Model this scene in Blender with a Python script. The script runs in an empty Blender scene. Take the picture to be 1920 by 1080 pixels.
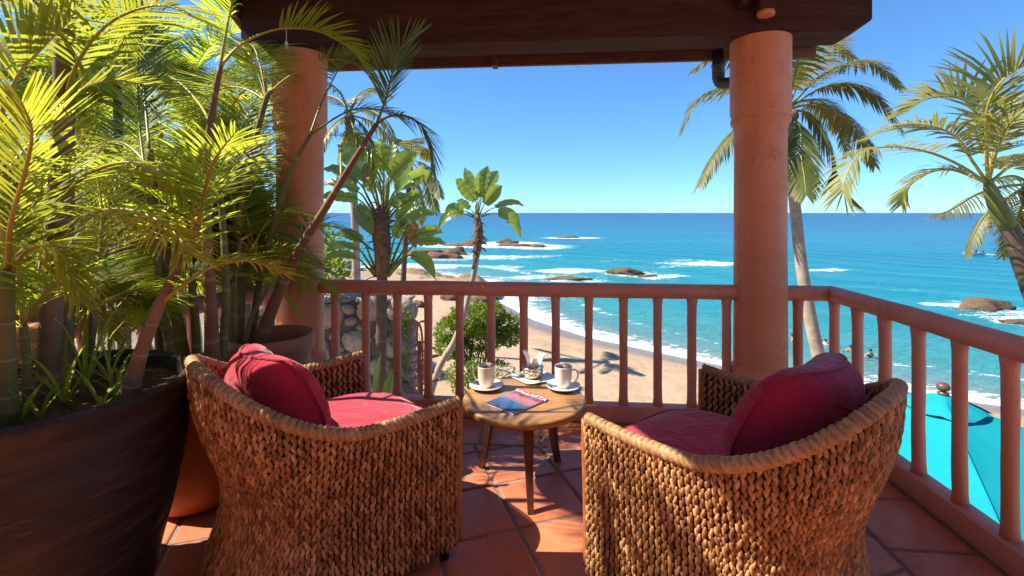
import bpy, bmesh, math, random
import numpy as np
from mathutils import Vector, Matrix, noise
R = math.radians
PI = math.pi
rnd = random.Random(11)

# ------------------------------------------------------------------ camera, sky, sun, exposure
scene = bpy.context.scene
C = scene.collection
EYE = 1.45
cam_data = bpy.data.cameras.new('camera')
cam_data.sensor_width = 36.0
cam_data.lens = 36.0 * 900 / 1920
cam_data.shift_y = -141.0 / 1920
cam_data.clip_start = 0.05
cam_data.clip_end = 90000
camera = bpy.data.objects.new('camera', cam_data)
C.objects.link(camera)
camera.location = (0, 0, EYE)
camera.rotation_euler = (PI / 2, 0, 0)
scene.camera = camera

SUN_AZ, SUN_EL = -90.0, 47.0          # azimuth from the view axis (sun on the left, a little seaward)
world = bpy.data.worlds.new('World')
scene.world = world
world.use_nodes = True
wn = world.node_tree.nodes
sky = wn.new('ShaderNodeTexSky')
sky.sky_type = 'NISHITA'
sky.sun_disc = False
sky.sun_elevation = R(SUN_EL)
sky.sun_rotation = R(SUN_AZ)
sky.altitude = 2000
sky.air_density = 1.0
sky.dust_density = 0.4
sky.ozone_density = 6.0
tint = wn.new('ShaderNodeMix'); tint.data_type = 'RGBA'; tint.blend_type = 'MULTIPLY'
tint.inputs[0].default_value = 1.0
tint.inputs[7].default_value = (.57, .90, 1.14, 1)          # white balance of the whole sky
gam = wn.new('ShaderNodeGamma'); gam.inputs[1].default_value = .85
world.node_tree.links.new(sky.outputs[0], gam.inputs[0])
world.node_tree.links.new(gam.outputs[0], tint.inputs[6])
world.node_tree.links.new(tint.outputs[2], wn['Background'].inputs[0])
wn['Background'].inputs[1].default_value = 0.102
sun_data = bpy.data.lights.new('sun', 'SUN')
sun_data.energy = 4.8
sun_data.angle = R(0.5)
sun_data.color = (1.0, 0.90, 0.74)
sun = bpy.data.objects.new('sun', sun_data)
C.objects.link(sun)
to_sun = Vector((math.sin(R(SUN_AZ)) * math.cos(R(SUN_EL)), math.cos(R(SUN_AZ)) * math.cos(R(SUN_EL)), math.sin(R(SUN_EL))))
sun.rotation_euler = to_sun.to_track_quat('Z', 'Y').to_euler()
sun.location = (-20, 6, 20)
scene.view_settings.view_transform = 'Standard'
scene.view_settings.look = 'None'
scene.view_settings.gamma = 1.0
scene.view_settings.exposure = 1.3
scene.view_settings.use_curve_mapping = False
scene.render.engine = 'CYCLES'
scene.cycles.use_denoising = True
scene.cycles.max_bounces = 8
scene.cycles.diffuse_bounces = 4
scene.cycles.transmission_bounces = 3
scene.cycles.transparent_max_bounces = 8
scene.cycles.sample_clamp_indirect = 8
scene.cycles.caustics_reflective = False
scene.cycles.caustics_refractive = False

def P(x, y, d):
    """photograph pixel (1920 x 1080) at a distance d in front of the lens -> point of the place"""
    return Vector(((x - 960) / 900 * d, d, EYE - (y - 399) / 900 * d))

# ------------------------------------------------------------------ materials
def _sock(coll, names):
    for n in names:
        if n in coll:
            return coll[n]

class NT:
    def __init__(self, name):
        self.m = bpy.data.materials.new(name)
        self.m.use_nodes = True
        self.t = self.m.node_tree
        self.t.nodes.clear()
        self.out = self.n('ShaderNodeOutputMaterial')
    def n(self, typ, **kw):
        nd = self.t.nodes.new(typ)
        for k, v in kw.items():
            setattr(nd, k, v)
        return nd
    def l(self, a, b):
        self.t.links.new(a, b)
    def coord(self, kind='Object', scale=(1, 1, 1), rot=(0, 0, 0)):
        tc = self.n('ShaderNodeTexCoord')
        mp = self.n('ShaderNodeMapping')
        mp.inputs['Scale'].default_value = scale
        mp.inputs['Rotation'].default_value = rot
        self.l(tc.outputs[kind], mp.inputs[0])
        return mp.outputs[0]
    def pos(self, scale=(1, 1, 1)):
        g = self.n('ShaderNodeNewGeometry')
        mp = self.n('ShaderNodeMapping')
        mp.inputs['Scale'].default_value = scale
        self.l(g.outputs['Position'], mp.inputs[0])
        return mp.outputs[0]
    def noise(self, vec, scale=5, detail=4, rough=.55, dist=0):
        nd = self.n('ShaderNodeTexNoise')
        nd.inputs['Scale'].default_value = scale
        nd.inputs['Detail'].default_value = detail
        nd.inputs['Roughness'].default_value = rough
        nd.inputs['Distortion'].default_value = dist
        if vec is not None:
            self.l(vec, nd.inputs['Vector'])
        return nd.outputs[0]
    def vor(self, vec, scale=5, feature='F1', out=0):
        nd = self.n('ShaderNodeTexVoronoi', feature=feature)
        nd.inputs['Scale'].default_value = scale
        if vec is not None:
            self.l(vec, nd.inputs['Vector'])
        return nd.outputs[out]
    def ramp(self, fac, stops, interp='LINEAR'):
        nd = self.n('ShaderNodeValToRGB')
        nd.color_ramp.interpolation = interp
        e = nd.color_ramp.elements
        while len(e) > 1:
            e.remove(e[-1])
        for i, (p, c) in enumerate(stops):
            if isinstance(c, (int, float)):
                c = (c, c, c)
            el = e[0] if i == 0 else e.new(p)
            el.position = p
            el.color = (c[0], c[1], c[2], 1)
        self.l(fac, nd.inputs[0])
        return nd.outputs[0]
    def mix(self, fac, a, b, blend='MIX'):
        nd = self.n('ShaderNodeMix', data_type='RGBA', blend_type=blend)
        for val, idx in ((fac, 0), (a, 6), (b, 7)):
            if isinstance(val, (int, float)):
                nd.inputs[idx].default_value = val if idx == 0 else (val, val, val, 1)
            elif isinstance(val, (tuple, list)):
                nd.inputs[idx].default_value = (val[0], val[1], val[2], 1)
            else:
                self.l(val, nd.inputs[idx])
        return nd.outputs[2]
    def math(self, op, a, b=0.0, clamp=False):
        nd = self.n('ShaderNodeMath', operation=op, use_clamp=clamp)
        for i, v in enumerate((a, b)):
            if isinstance(v, (int, float)):
                nd.inputs[i].default_value = v
            else:
                self.l(v, nd.inputs[i])
        return nd.outputs[0]
    def rand(self):
        return self.n('ShaderNodeObjectInfo').outputs['Random']
    def bump(self, h, strength=.3, dist=.01, prev=None):
        nd = self.n('ShaderNodeBump')
        nd.inputs['Strength'].default_value = strength
        nd.inputs['Distance'].default_value = dist
        self.l(h, nd.inputs['Height'])
        if prev is not None:
            self.l(prev, nd.inputs['Normal'])
        return nd.outputs[0]
    def bsdf(self, color, rough=.6, spec=.5, metal=0, normal=None, ior=None, coat=0, sheen=0):
        b = self.n('ShaderNodeBsdfPrincipled')
        def put(names, v):
            s = _sock(b.inputs, names)
            if s is None:
                return
            if isinstance(v, (int, float)):
                s.default_value = v
            elif isinstance(v, (tuple, list)):
                s.default_value = (v[0], v[1], v[2], 1)
            else:
                self.l(v, s)
        put(['Base Color'], color); put(['Roughness'], rough); put(['Specular IOR Level', 'Specular'], spec)
        put(['Metallic'], metal)
        if ior: put(['IOR'], ior)
        if coat: put(['Coat Weight'], coat)
        if sheen: put(['Sheen Weight'], sheen)
        if normal is not None: self.l(normal, b.inputs['Normal'])
        return b
    def done(self, shader):
        self.l(shader.outputs[0], self.out.inputs[0])
        return self.m

def simple(name, a, b=None, scale=6, rough=.6, spec=.4, bump=.25, bscale=30, bdist=.004, metal=0, rand=0.0, stretch=(1, 1, 1), detail=5, coat=0):
    """two-tone noise colour + fine relief"""
    t = NT(name)
    co = t.coord('Object', stretch)
    b = b or tuple(c * .7 for c in a)
    col = t.mix(t.ramp(t.noise(co, scale, detail), [(.3, 0.0), (.7, 1.0)]), a, b)
    if rand:
        r = t.math('MULTIPLY_ADD', t.rand(), rand * 2)
        r.node.inputs[2].default_value = 1 - rand
        col = t.mix(1.0, col, r, 'MULTIPLY')
    nrm = t.bump(t.noise(co, bscale, 4), bump, bdist) if bump else None
    return t.done(t.bsdf(col, rough, spec, metal, nrm, coat=coat))

M = {}
def stucco(name, a, b):
    t = NT(name)
    co = t.coord('Object')
    big = t.noise(co, 1.9, 3, .6, .6)
    med = t.noise(co, 7, 4, .65, .8)
    fine = t.noise(co, 34, 3, .7)
    streak = t.noise(t.coord('Object', (9, 9, .7)), 1.5, 5, .65, .4)
    crack = t.n('ShaderNodeTexVoronoi', feature='DISTANCE_TO_EDGE'); crack.inputs['Scale'].default_value = 2.3
    dv = t.n('ShaderNodeVectorMath', operation='ADD'); t.l(co, dv.inputs[0])
    nv = t.n('ShaderNodeTexNoise'); nv.inputs['Scale'].default_value = 5; t.l(co, nv.inputs['Vector']); t.l(nv.outputs[1], dv.inputs[1]); t.l(dv.outputs[0], crack.inputs['Vector'])
    ck = t.math('MULTIPLY', t.ramp(crack.outputs[0], [(0, 1.0), (.012, 0.0)]), t.ramp(big, [(.52, 0.0), (.62, 1.0)]))
    col = t.mix(t.ramp(big, [(.28, 0.0), (.72, 1.0)]), a, b)
    col = t.mix(t.math('MULTIPLY', t.ramp(med, [(.40, 0.0), (.68, 1.0)]), .18), col, tuple(c * .62 for c in b))
    col = t.mix(t.math('MULTIPLY', t.ramp(streak, [(.50, 0.0), (.72, 1.0)]), .24), col, tuple(c * .5 for c in a))
    col = t.mix(t.math('MULTIPLY', t.ramp(fine, [(.60, 0.0), (.74, 1.0)]), .32), col, tuple(min(1, c * 1.5 + .05) for c in a))
    col = t.mix(t.math('MULTIPLY', t.ramp(t.math('ADD', t.math('MULTIPLY', med, .6), t.math('MULTIPLY', fine, .4)), [(.635, 0.0), (.66, 1.0)]), .6), col, (.52, .36, .28))
    col = t.mix(t.math('MULTIPLY', ck, .6), col, tuple(c * .3 for c in a))
    hgt = t.math('ADD', t.math('MULTIPLY', big, 1.0), t.math('ADD', t.math('MULTIPLY', med, .40), t.math('MULTIPLY', fine, .12)))
    nb = t.bump(hgt, .45, .035)
    return t.done(t.bsdf(col, t.ramp(med, [(.3, .42), (.7, .72)]), .4, 0, nb))
M['column'] = stucco('column_stucco', (.70, .275, .145), (.63, .23, .115))
M['rail'] = stucco('rail_stucco', (.68, .28, .195), (.60, .235, .165))

def wood(name, a, b, rough=.6, grain=1.0, axis=0, coat=0, spec=.4):
    t = NT(name)
    sc = [16, 16, 16]; sc[axis] = 1.1
    co = t.coord('Object', tuple(sc))
    g = t.noise(co, 1.2 * grain, 6, .6, 1.2)
    g2 = t.noise(co, 6 * grain, 4, .6)
    col = t.mix(t.ramp(g, [(.32, 0.0), (.66, 1.0)]), a, b)
    col = t.mix(t.math('MULTIPLY', t.ramp(g2, [(.5, 0.0), (.7, 1.0)]), .5), col, tuple(c * .45 for c in a))
    nb = t.bump(g2, .35, .004)
    return t.done(t.bsdf(col, rough, spec, 0, nb, coat=coat))
def table_wood(name, a, b, rough, grain, coat=0):
    t = NT(name)
    co = t.coord('Object', (1.2, 14, 14), (0, 0, .5))
    g = t.noise(co, 1.1, 6, .62, 1.6); g2 = t.noise(co, 5, 4, .6)
    worn = t.noise(t.coord('Object'), 4.5, 5, .65, .8)
    col = t.mix(t.ramp(g, [(.32, 0.0), (.66, 1.0)]), a, b)
    col = t.mix(t.math('MULTIPLY', t.ramp(g2, [(.5, 0.0), (.7, 1.0)]), .5), col, tuple(c * .4 for c in a))
    col = t.mix(t.math('MULTIPLY', t.ramp(worn, [(.46, 0.0), (.62, 1.0)]), .55), col, (.24, .17, .12))
    return t.done(t.bsdf(col, t.ramp(worn, [(.4, rough), (.6, rough + .25)]), .4, 0, t.bump(g2, .4, .003), coat=coat))
M['beam'] = wood('dark_beam_wood', (.085, .036, .027), (.040, .018, .017), .85, .8, spec=.15)
M['fascia'] = wood('fascia_wood', (.20, .10, .06), (.11, .055, .038), .8, .8, spec=.2)
M['table'] = table_wood('table_wood', (.44, .23, .085), (.27, .125, .045), .34, 1.0, coat=.25)
M['leg_wood'] = wood('table_leg_wood', (.12, .052, .026), (.06, .028, .016), .42, 1.0, 2)
M['dark_leg'] = simple('dark_foot_wood', (.03, .02, .016), None, 8, .5)

def tile_material():
    t = NT('terracotta_tile')
    co = t.coord('Object')
    r = t.rand()
    off = t.n('ShaderNodeVectorMath', operation='ADD')
    cb = t.n('ShaderNodeCombineXYZ')
    t.l(t.math('MULTIPLY', r, 37.0), cb.inputs[0]); t.l(t.math('MULTIPLY', r, 91.0), cb.inputs[1])
    t.l(co, off.inputs[0]); t.l(cb.outputs[0], off.inputs[1])
    v = off.outputs[0]
    big = t.noise(v, 3.2, 5, .6, .6)
    fine = t.noise(v, 26, 5, .6)
    base = t.ramp(r, [(0, (.46, .130, .058)), (.35, (.54, .170, .072)), (.7, (.60, .215, .098)), (1, (.50, .150, .080))])
    col = t.mix(t.math('MULTIPLY', t.ramp(big, [(.35, 0.0), (.7, 1.0)]), .7), base, (.36, .110, .062))
    col = t.mix(t.math('MULTIPLY', t.ramp(fine, [(.56, 0.0), (.72, 1.0)]), .45), col, (.58, .27, .15))
    scuff = t.noise(v, 8, 7, .72, 1.5)
    col = t.mix(t.math('MULTIPLY', t.ramp(scuff, [(.55, 0.0), (.66, 1.0)]), .45), col, (.20, .075, .055))
    nb = t.bump(big, .25, .012)
    nb = t.bump(fine, .12, .002, nb)
    return t.done(t.bsdf(col, t.ramp(big, [(.3, .28), (.7, .55)]), .45, 0, nb, coat=.05))
M['tile'] = tile_material()
M['grout'] = simple('grout', (.30, .22, .19), (.17, .115, .10), 9, .85, .2, .4, 60, .002)

def weave_material(name, dark, mid, light):
    t = NT(name)
    co = t.coord('Object')
    n1 = t.noise(co, 60, 3, .6)
    n2 = t.noise(co, 3.5, 4)
    fib = t.noise(t.coord('Object', (1, 1, .18)), 260, 3, .6)
    at = t.n('ShaderNodeAttribute', attribute_name='along').outputs['Fac']
    v = t.math('ADD', at, t.math('MULTIPLY', t.math('SUBTRACT', n1, .5), .9))
    v = t.math('ADD', v, t.math('MULTIPLY', t.math('SUBTRACT', n2, .5), .8))
    col = t.ramp(v, [(.05, dark), (.5, mid), (.95, light)])
    col = t.mix(t.math('MULTIPLY', t.ramp(fib, [(.48, 0.0), (.64, 1.0)]), .5), col, tuple(x * .4 for x in mid))
    nb = t.bump(fib, .6, .003)
    return t.done(t.bsdf(col, t.ramp(n1, [(.3, .38), (.7, .62)]), .4, 0, nb))
M['weave'] = weave_material('plaited_rush', (.12, .050, .020), (.34, .165, .062), (.58, .35, .155))
M['rim'] = weave_material('wrapped_rush', (.15, .07, .030), (.36, .195, .085), (.56, .36, .18))
M['shell'] = simple('chair_backing', (.13, .058, .024), None, 10, .8, .2)
M['arm_edge'] = wood('arm_edge_wood', (.38, .13, .045), (.24, .075, .028), .45, .7, 2)

def fabric(name, a, b):
    t = NT(name)
    co = t.coord('Object')
    n1 = t.noise(co, 3, 4)
    wv = t.noise(co, 500, 2)
    fold = t.noise(t.coord('Object', (1, .35, 1)), 9, 3, .5, .5)
    col = t.mix(n1, a, b)
    col = t.mix(t.math('MULTIPLY', t.ramp(wv, [(.4, 0.0), (.7, 1.0)]), .25), col, tuple(c * .6 for c in a))
    nb = t.bump(wv, .4, .0015)
    crease = t.noise(t.coord('Object', (1, 1, 2.2)), 5, 3, .55, 2.0)
    nb = t.bump(t.math('ADD', fold, crease), .55, .03, nb)
    return t.done(t.bsdf(col, .85, .2, 0, nb, sheen=.25))
M['red'] = fabric('crimson_canvas', (.50, .018, .045), (.40, .013, .040))
M['red_shaded'] = fabric('crimson_canvas_shaded', (.36, .013, .050), (.28, .010, .042))  # same crimson cloth, darkened so its colour carries the shade
M['piping'] = fabric('crimson_piping', (.33, .012, .040), (.28, .010, .036))

def leaf_material(name, cols, trans=.5, tcol=(.55, .62, .06), rough=.5, nscale=3.0, dry=0.0, band=0.0):
    t = NT(name)
    r = t.rand()
    co = t.coord('Object')
    n1 = t.noise(co, nscale, 4)
    base = t.ramp(r, [(i / max(1, len(cols) - 1), c) for i, c in enumerate(cols)])
    col = t.mix(t.math('MULTIPLY', t.ramp(n1, [(.35, 0.0), (.7, 1.0)]), .55), base, tuple(x * .55 for x in cols[0]))
    if dry:
        n2 = t.noise(co, 7, 3)
        col = t.mix(t.math('MULTIPLY', t.ramp(n2, [(.60, 0.0), (.72, 1.0)]), dry), col, (.30, .17, .05))
    if band:
        at = t.n('ShaderNodeAttribute', attribute_name='along')
        col = t.mix(t.math('MULTIPLY', t.ramp(at.outputs['Fac'], [(.84, 0.0), (1.0, 1.0)]), band), col, (.32, .15, .045))
    b = t.bsdf(col, rough, .45)
    tr = t.n('ShaderNodeBsdfTranslucent')
    t.l(t.mix(1.0, t.mix(.5, col, (.5, .5, .5)), tcol, 'MULTIPLY'), tr.inputs[0])
    mx = t.n('ShaderNodeMixShader')
    mx.inputs[0].default_value = trans
    t.l(b.outputs[0], mx.inputs[1]); t.l(tr.outputs[0], mx.inputs[2])
    return t.done(mx)
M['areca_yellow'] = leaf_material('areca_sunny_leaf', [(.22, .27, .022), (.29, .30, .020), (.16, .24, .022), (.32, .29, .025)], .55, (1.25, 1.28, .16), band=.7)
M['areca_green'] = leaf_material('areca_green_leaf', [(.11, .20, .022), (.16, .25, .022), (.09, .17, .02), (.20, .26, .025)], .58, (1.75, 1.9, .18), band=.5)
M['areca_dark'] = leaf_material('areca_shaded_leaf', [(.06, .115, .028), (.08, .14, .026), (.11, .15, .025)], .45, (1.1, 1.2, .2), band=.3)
M['coconut'] = leaf_material('coconut_leaf', [(.09, .125, .025), (.13, .145, .025), (.20, .17, .04)], .35, (1.0, .9, .16), dry=.6, nscale=1.2, band=.5)
M['feather'] = leaf_material('feather_palm_leaf', [(.22, .24, .06), (.27, .27, .08), (.18, .21, .05)], .42, (1.25, 1.15, .28), nscale=1.5)
M['strelitzia'] = leaf_material('paddle_leaf', [(.11, .21, .07), (.15, .24, .06), (.21, .27, .05), (.10, .18, .08)], .42, (1.3, 1.45, .25), .33, 2.2, dry=.15)
M['dryleaf'] = leaf_material('dry_leaf', [(.34, .20, .06), (.26, .14, .045), (.40, .24, .06)], .3, (1.0, .7, .3))
M['shrub'] = leaf_material('shrub_leaf', [(.085, .17, .02), (.12, .21, .022), (.06, .13, .02)], .4, (1.1, 1.3, .12), .45, 1.2)
M['grass_leaf'] = leaf_material('seedling_leaf', [(.16, .24, .025), (.22, .27, .03)], .5, (1.5, 1.5, .2))
M['petiole'] = simple('petiole', (.42, .30, .04), (.28, .24, .035), 5, .4, .4, .1, 50, .001, rand=.15)
M['petiole_green'] = simple('petiole_green', (.17, .19, .035), (.11, .13, .03), 5, .45, .4, .1, 50, .001, rand=.2)

def culm(name, a, b, ring, freq=9.0):
    t = NT(name)
    co = t.coord('Object')
    n1 = t.noise(co, 4, 5)
    n2 = t.noise(t.coord('Object', (3, 3, 30)), 1.2, 3)
    col = t.mix(t.ramp(n1, [(.35, 0.0), (.65, 1.0)]), a, b)
    at = t.n('ShaderNodeAttribute', attribute_name='along')
    w = t.math('FRACT', t.math('MULTIPLY_ADD', at.outputs['Fac'], freq))
    band = t.ramp(w, [(.0, 1.0), (.04, 1.0), (.09, 0.0), (1, 0.0)])
    col = t.mix(t.math('MULTIPLY', band, .5), col, ring)
    col = t.mix(t.math('MULTIPLY', t.ramp(n2, [(.55, 0.0), (.75, 1.0)]), .4), col, tuple(c * .5 for c in b))
    nb = t.bump(band, .5, .004)
    nb = t.bump(t.noise(co, 60, 4), .3, .003, nb)
    return t.done(t.bsdf(col, .7, .3, 0, nb))
M['culm_brown'] = culm('brown_palm_stem', (.21, .135, .078), (.13, .085, .052), (.34, .25, .17), 6.0)
M['culm_red'] = culm('reddish_palm_stem', (.22, .115, .06), (.14, .078, .042), (.36, .26, .17), 5.0)
M['culm_green'] = culm('green_palm_stem', (.16, .16, .042), (.12, .10, .038), (.33, .29, .17), 4.0)
M['trunk_grey'] = culm('grey_ringed_trunk', (.42, .34, .27), (.30, .235, .185), (.17, .125, .10), 55.0)
M['trunk_dark'] = culm('dark_ringed_trunk', (.13, .085, .065), (.085, .06, .048), (.22, .16, .12), 14.0)
M['fibre'] = simple('brown_palm_fibre', (.10, .052, .034), (.24, .15, .095), 14, .85, .2, .9, 40, .02)
M['soil'] = simple('potting_soil', (.035, .024, .018), (.11, .075, .05), 18, .95, .15, .9, 40, .02)

def clay(name, a, b, stain, rough=.55, amt=.6):
    t = NT(name)
    co = t.coord('Object')
    n1 = t.noise(co, 2.5, 5, .6, .5)
    n2 = t.noise(t.coord('Object', (1, 1, 5)), 2.2, 6, .65, 1.0)
    n3 = t.noise(co, 40, 4)
    col = t.mix(t.ramp(n1, [(.3, 0.0), (.7, 1.0)]), a, b)
    col = t.mix(t.math('MULTIPLY', t.ramp(n2, [(.55, 0.0), (.68, 1.0)]), amt), col, stain)
    nb = t.bump(n2, .4, .015)
    nb = t.bump(n3, .25, .003, nb)
    return t.done(t.bsdf(col, rough, .4, 0, nb))
def burnt_clay():
    t = NT('smoked_clay')
    st = t.noise(t.coord('Object', (.8, .8, 4)), 1.2, 8, .62, 1.2)
    st2 = t.noise(t.coord('Object', (1.0, 1.0, 8)), 1.3, 9, .66, 1.8)
    blot = t.noise(t.coord('Object'), 2.1, 5, .6, .8)
    fine = t.noise(t.coord('Object'), 55, 4)
    ring = t.vor(t.coord('Object', (1, 1, 1.5)), 2.1, 'SMOOTH_F1')
    col = t.mix(t.ramp(blot, [(.35, 0.0), (.65, 1.0)]), (.008, .0045, .004), (.020, .010, .008))
    col = t.mix(t.math('MULTIPLY', t.ramp(st, [(.50, 0.0), (.60, 1.0)]), .75), col, (.042, .022, .017))
    col = t.mix(t.math('MULTIPLY', t.ramp(st2, [(.58, 0.0), (.68, 1.0)]), .7), col, (.10, .060, .046))
    col = t.mix(t.math('MULTIPLY', t.ramp(st2, [(.36, 1.0), (.42, 0.0)]), .8), col, (.004, .003, .003))
    nb = t.bump(st, .5, .05)
    nb = t.bump(st2, .45, .02, nb)
    nb = t.bump(t.ramp(ring, [(.12, 0.0), (.2, 1.0), (.3, .2)]), .35, .02, nb)
    nb = t.bump(fine, .3, .003, nb)
    return t.done(t.bsdf(col, t.ramp(st2, [(.4, .38), (.6, .7)]), .45, 0, nb))
M['pot_dark'] = burnt_clay()
M['pot_terracotta'] = clay('terracotta', (.44, .135, .05), (.36, .10, .04), (.26, .08, .04), .5, .4)
M['pot_grey'] = clay('weathered_clay', (.36, .15, .09), (.28, .11, .07), (.19, .085, .06), .6, .4)
M['white'] = simple('white_china', (.78, .77, .74), (.74, .73, .70), 4, .18, .5, 0, coat=.3)
M['cream'] = simple('cream_china', (.66, .58, .50), (.62, .54, .46), 4, .22, .5, 0, coat=.3)
M['coffee'] = simple('coffee', (.018, .008, .004), None, 4, .08, .5, 0)
M['steel'] = simple('steel', (.62, .62, .62), (.55, .55, .56), 10, .2, .5, 0, metal=1)
M['paper'] = simple('white_paper', (.78, .76, .72), (.70, .68, .65), 5, .8, .2, .2, 20, .004)
M['dark_metal'] = simple('dark_gutter_metal', (.07, .075, .085), (.045, .048, .055), 6, .45, .5, .15, 30)
M['rust'] = simple('rusty_red_iron', (.40, .085, .04), (.24, .055, .03), 12, .65, .4, .3, 60)
M['wire'] = simple('black_wire', (.015, .015, .017), None, 5, .6)
M['wall_plaster'] = stucco('house_plaster', (.70, .52, .36), (.64, .46, .31))
M['roof'] = simple('roof_clay', (.34, .12, .06), (.25, .09, .05), 6, .8)
M['ceiling'] = simple('ceiling_plaster', (.72, .62, .50), (.66, .56, .45), 4, .8)

# ------------------------------------------------------------------ mesh building
class MB:
    def __init__(self):
        self.v = []; self.f = []; self.a = []      # a: attribute 'along' per vertex
    def add(self, verts, faces, along=None):
        o = len(self.v)
        self.v.extend([tuple(p) for p in verts])
        self.f.extend([tuple(i + o for i in f) for f in faces])
        self.a.extend(along if along is not None else [0.0] * len(verts))
    def box(self, c, s, rot=None, bev=0):
        hx, hy, hz = s[0] / 2, s[1] / 2, s[2] / 2
        if bev <= 0:
            vs = [Vector((x * hx, y * hy, z * hz)) for x in (-1, 1) for y in (-1, 1) for z in (-1, 1)]
            fs = [(0, 1, 3, 2), (4, 6, 7, 5), (0, 4, 5, 1), (2, 3, 7, 6), (0, 2, 6, 4), (1, 5, 7, 3)]
        else:
            bm = bmesh.new()
            bmesh.ops.create_cube(bm, size=1)
            for v in bm.verts:
                v.co = Vector((v.co.x * s[0], v.co.y * s[1], v.co.z * s[2]))
            bmesh.ops.bevel(bm, geom=bm.edges[:], offset=bev, segments=2, affect='EDGES', profile=.6)
            bm.verts.index_update()
            vs = [v.co.copy() for v in bm.verts]
            fs = [[v.index for v in f.verts] for f in bm.faces]
            bm.free()
        m = Matrix.Identity(3) if rot is None else (Matrix.Rotation(rot, 3, 'Z') if isinstance(rot, (int, float)) else rot)
        c = Vector(c)
        self.add([m @ v + c for v in vs], fs)
    def tube(self, pts, rad, seg=8, cap=True, along=None, squash=1.0):
        pts = [Vector(p) for p in pts]
        n = len(pts)
        rs = rad if isinstance(rad, (list, tuple)) else [rad] * n
        if len(rs) != n:
            rs = [rs[0] + (rs[-1] - rs[0]) * i / (n - 1) for i in range(n)]
        T = []
        for i in range(n):
            T.append((pts[min(i + 1, n - 1)] - pts[max(i - 1, 0)]).normalized())
        ref = Vector((0, 0, 1)) if abs(T[0].z) < .9 else Vector((1, 0, 0))
        S = T[0].cross(ref).normalized()
        vs, al = [], []
        tot = sum((pts[i + 1] - pts[i]).length for i in range(n - 1)) or 1
        acc = 0
        for i in range(n):
            if i: acc += (pts[i] - pts[i - 1]).length
            S = (S - T[i] * S.dot(T[i])).normalized()
            N = T[i].cross(S)
            for k in range(seg):
                a = 2 * PI * k / seg
                vs.append(pts[i] + S * math.cos(a) * rs[i] + N * math.sin(a) * rs[i] * squash)
                al.append(acc / tot)
        fs = []
        for i in range(n - 1):
            for k in range(seg):
                a = i * seg + k; b = i * seg + (k + 1) % seg
                fs.append((a, b, b + seg, a + seg))
        if cap:
            fs.append(tuple(range(seg - 1, -1, -1)))
            fs.append(tuple((n - 1) * seg + k for k in range(seg)))
        self.add(vs, fs, al)
    def lathe(self, c, prof, seg=32, jitter=0, seed=0):
        """prof: list of (radius, z)"""
        c = Vector(c)
        vs, fs = [], []
        for i, (r, z) in enumerate(prof):
            for k in range(seg):
                a = 2 * PI * k / seg
                rr = r
                if jitter:
                    rr = r * (1 + jitter * noise.noise(Vector((math.cos(a) * 1.3 + seed, math.sin(a) * 1.3, z * 2.2))))
                vs.append(c + Vector((math.cos(a) * rr, math.sin(a) * rr, z)))
        for i in range(len(prof) - 1):
            for k in range(seg):
                a = i * seg + k; b = i * seg + (k + 1) % seg
                fs.append((a, b, b + seg, a + seg))
        fs.append(tuple(range(seg - 1, -1, -1)))
        o = (len(prof) - 1) * seg
        fs.append(tuple(o + k for k in range(seg)))
        self.add(vs, fs)
    def ellipsoid(self, c, ax, seg=6, rings=3):
        """ax: 3 vectors (half axes); the first is the long one"""
        A, B, D = ax
        c = Vector(c)
        vs = [c - A]
        for i in range(1, rings + 1):
            th = PI * i / (rings + 1)
            for k in range(seg):
                ph = 2 * PI * k / seg
                vs.append(c - A * math.cos(th) + (B * math.cos(ph) + D * math.sin(ph)) * math.sin(th))
        vs.append(c + A)
        fs = []
        for k in range(seg):
            fs.append((0, 1 + (k + 1) % seg, 1 + k))
        for i in range(rings - 1):
            for k in range(seg):
                a = 1 + i * seg + k; b = 1 + i * seg + (k + 1) % seg
                fs.append((a, b, b + seg, a + seg))
        l = len(vs) - 1; o = 1 + (rings - 1) * seg
        for k in range(seg):
            fs.append((l, o + k, o + (k + 1) % seg))
        self.add(vs, fs)
    def grid(self, fn, nu, nv):
        vs = [fn(i / nu, j / nv) for i in range(nu + 1) for j in range(nv + 1)]
        fs = [(i * (nv + 1) + j, (i + 1) * (nv + 1) + j, (i + 1) * (nv + 1) + j + 1, i * (nv + 1) + j + 1) for i in range(nu) for j in range(nv)]
        self.add(vs, fs)
    def mesh(self, name, mat, off=(0, 0, 0), smooth=True):
        me = bpy.data.meshes.new(name)
        ox, oy, oz = off
        me.from_pydata([(x - ox, y - oy, z - oz) for x, y, z in self.v], [], self.f)
        if any(self.a):
            at = me.attributes.new('along', 'FLOAT', 'POINT')
            at.data.foreach_set('value', self.a)
        if smooth:
            me.polygons.foreach_set('use_smooth', [True] * len(me.polygons))
        if mat is not None:
            me.materials.append(mat)
        return me
    def build(self, name, mat, parent=None, smooth=True, origin=None, flat_angle=None):
        off = wloc(parent) if parent is not None else Vector((0, 0, 0))
        if origin is not None:
            off = Vector(origin)
        me = self.mesh(name, mat, off, smooth)
        if flat_angle is not None:
            sharp(me, flat_angle)
        o = bpy.data.objects.new(name, me)
        C.objects.link(o)
        if parent is not None:
            o.parent = parent
            if origin is not None:
                o.location = off - wloc(parent)
        elif origin is not None:
            o.location = off
        return o

def sharp(me, deg=35):
    bm = bmesh.new(); bm.from_mesh(me)
    lim = R(deg)
    for e in bm.edges:
        if len(e.link_faces) == 2 and e.calc_face_angle(0) > lim:
            e.smooth = False
    bm.to_mesh(me); bm.free()

def wloc(o):
    p = Vector((0, 0, 0))
    while o is not None:
        p += Vector(o.location)
        o = o.parent
    return p

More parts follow.
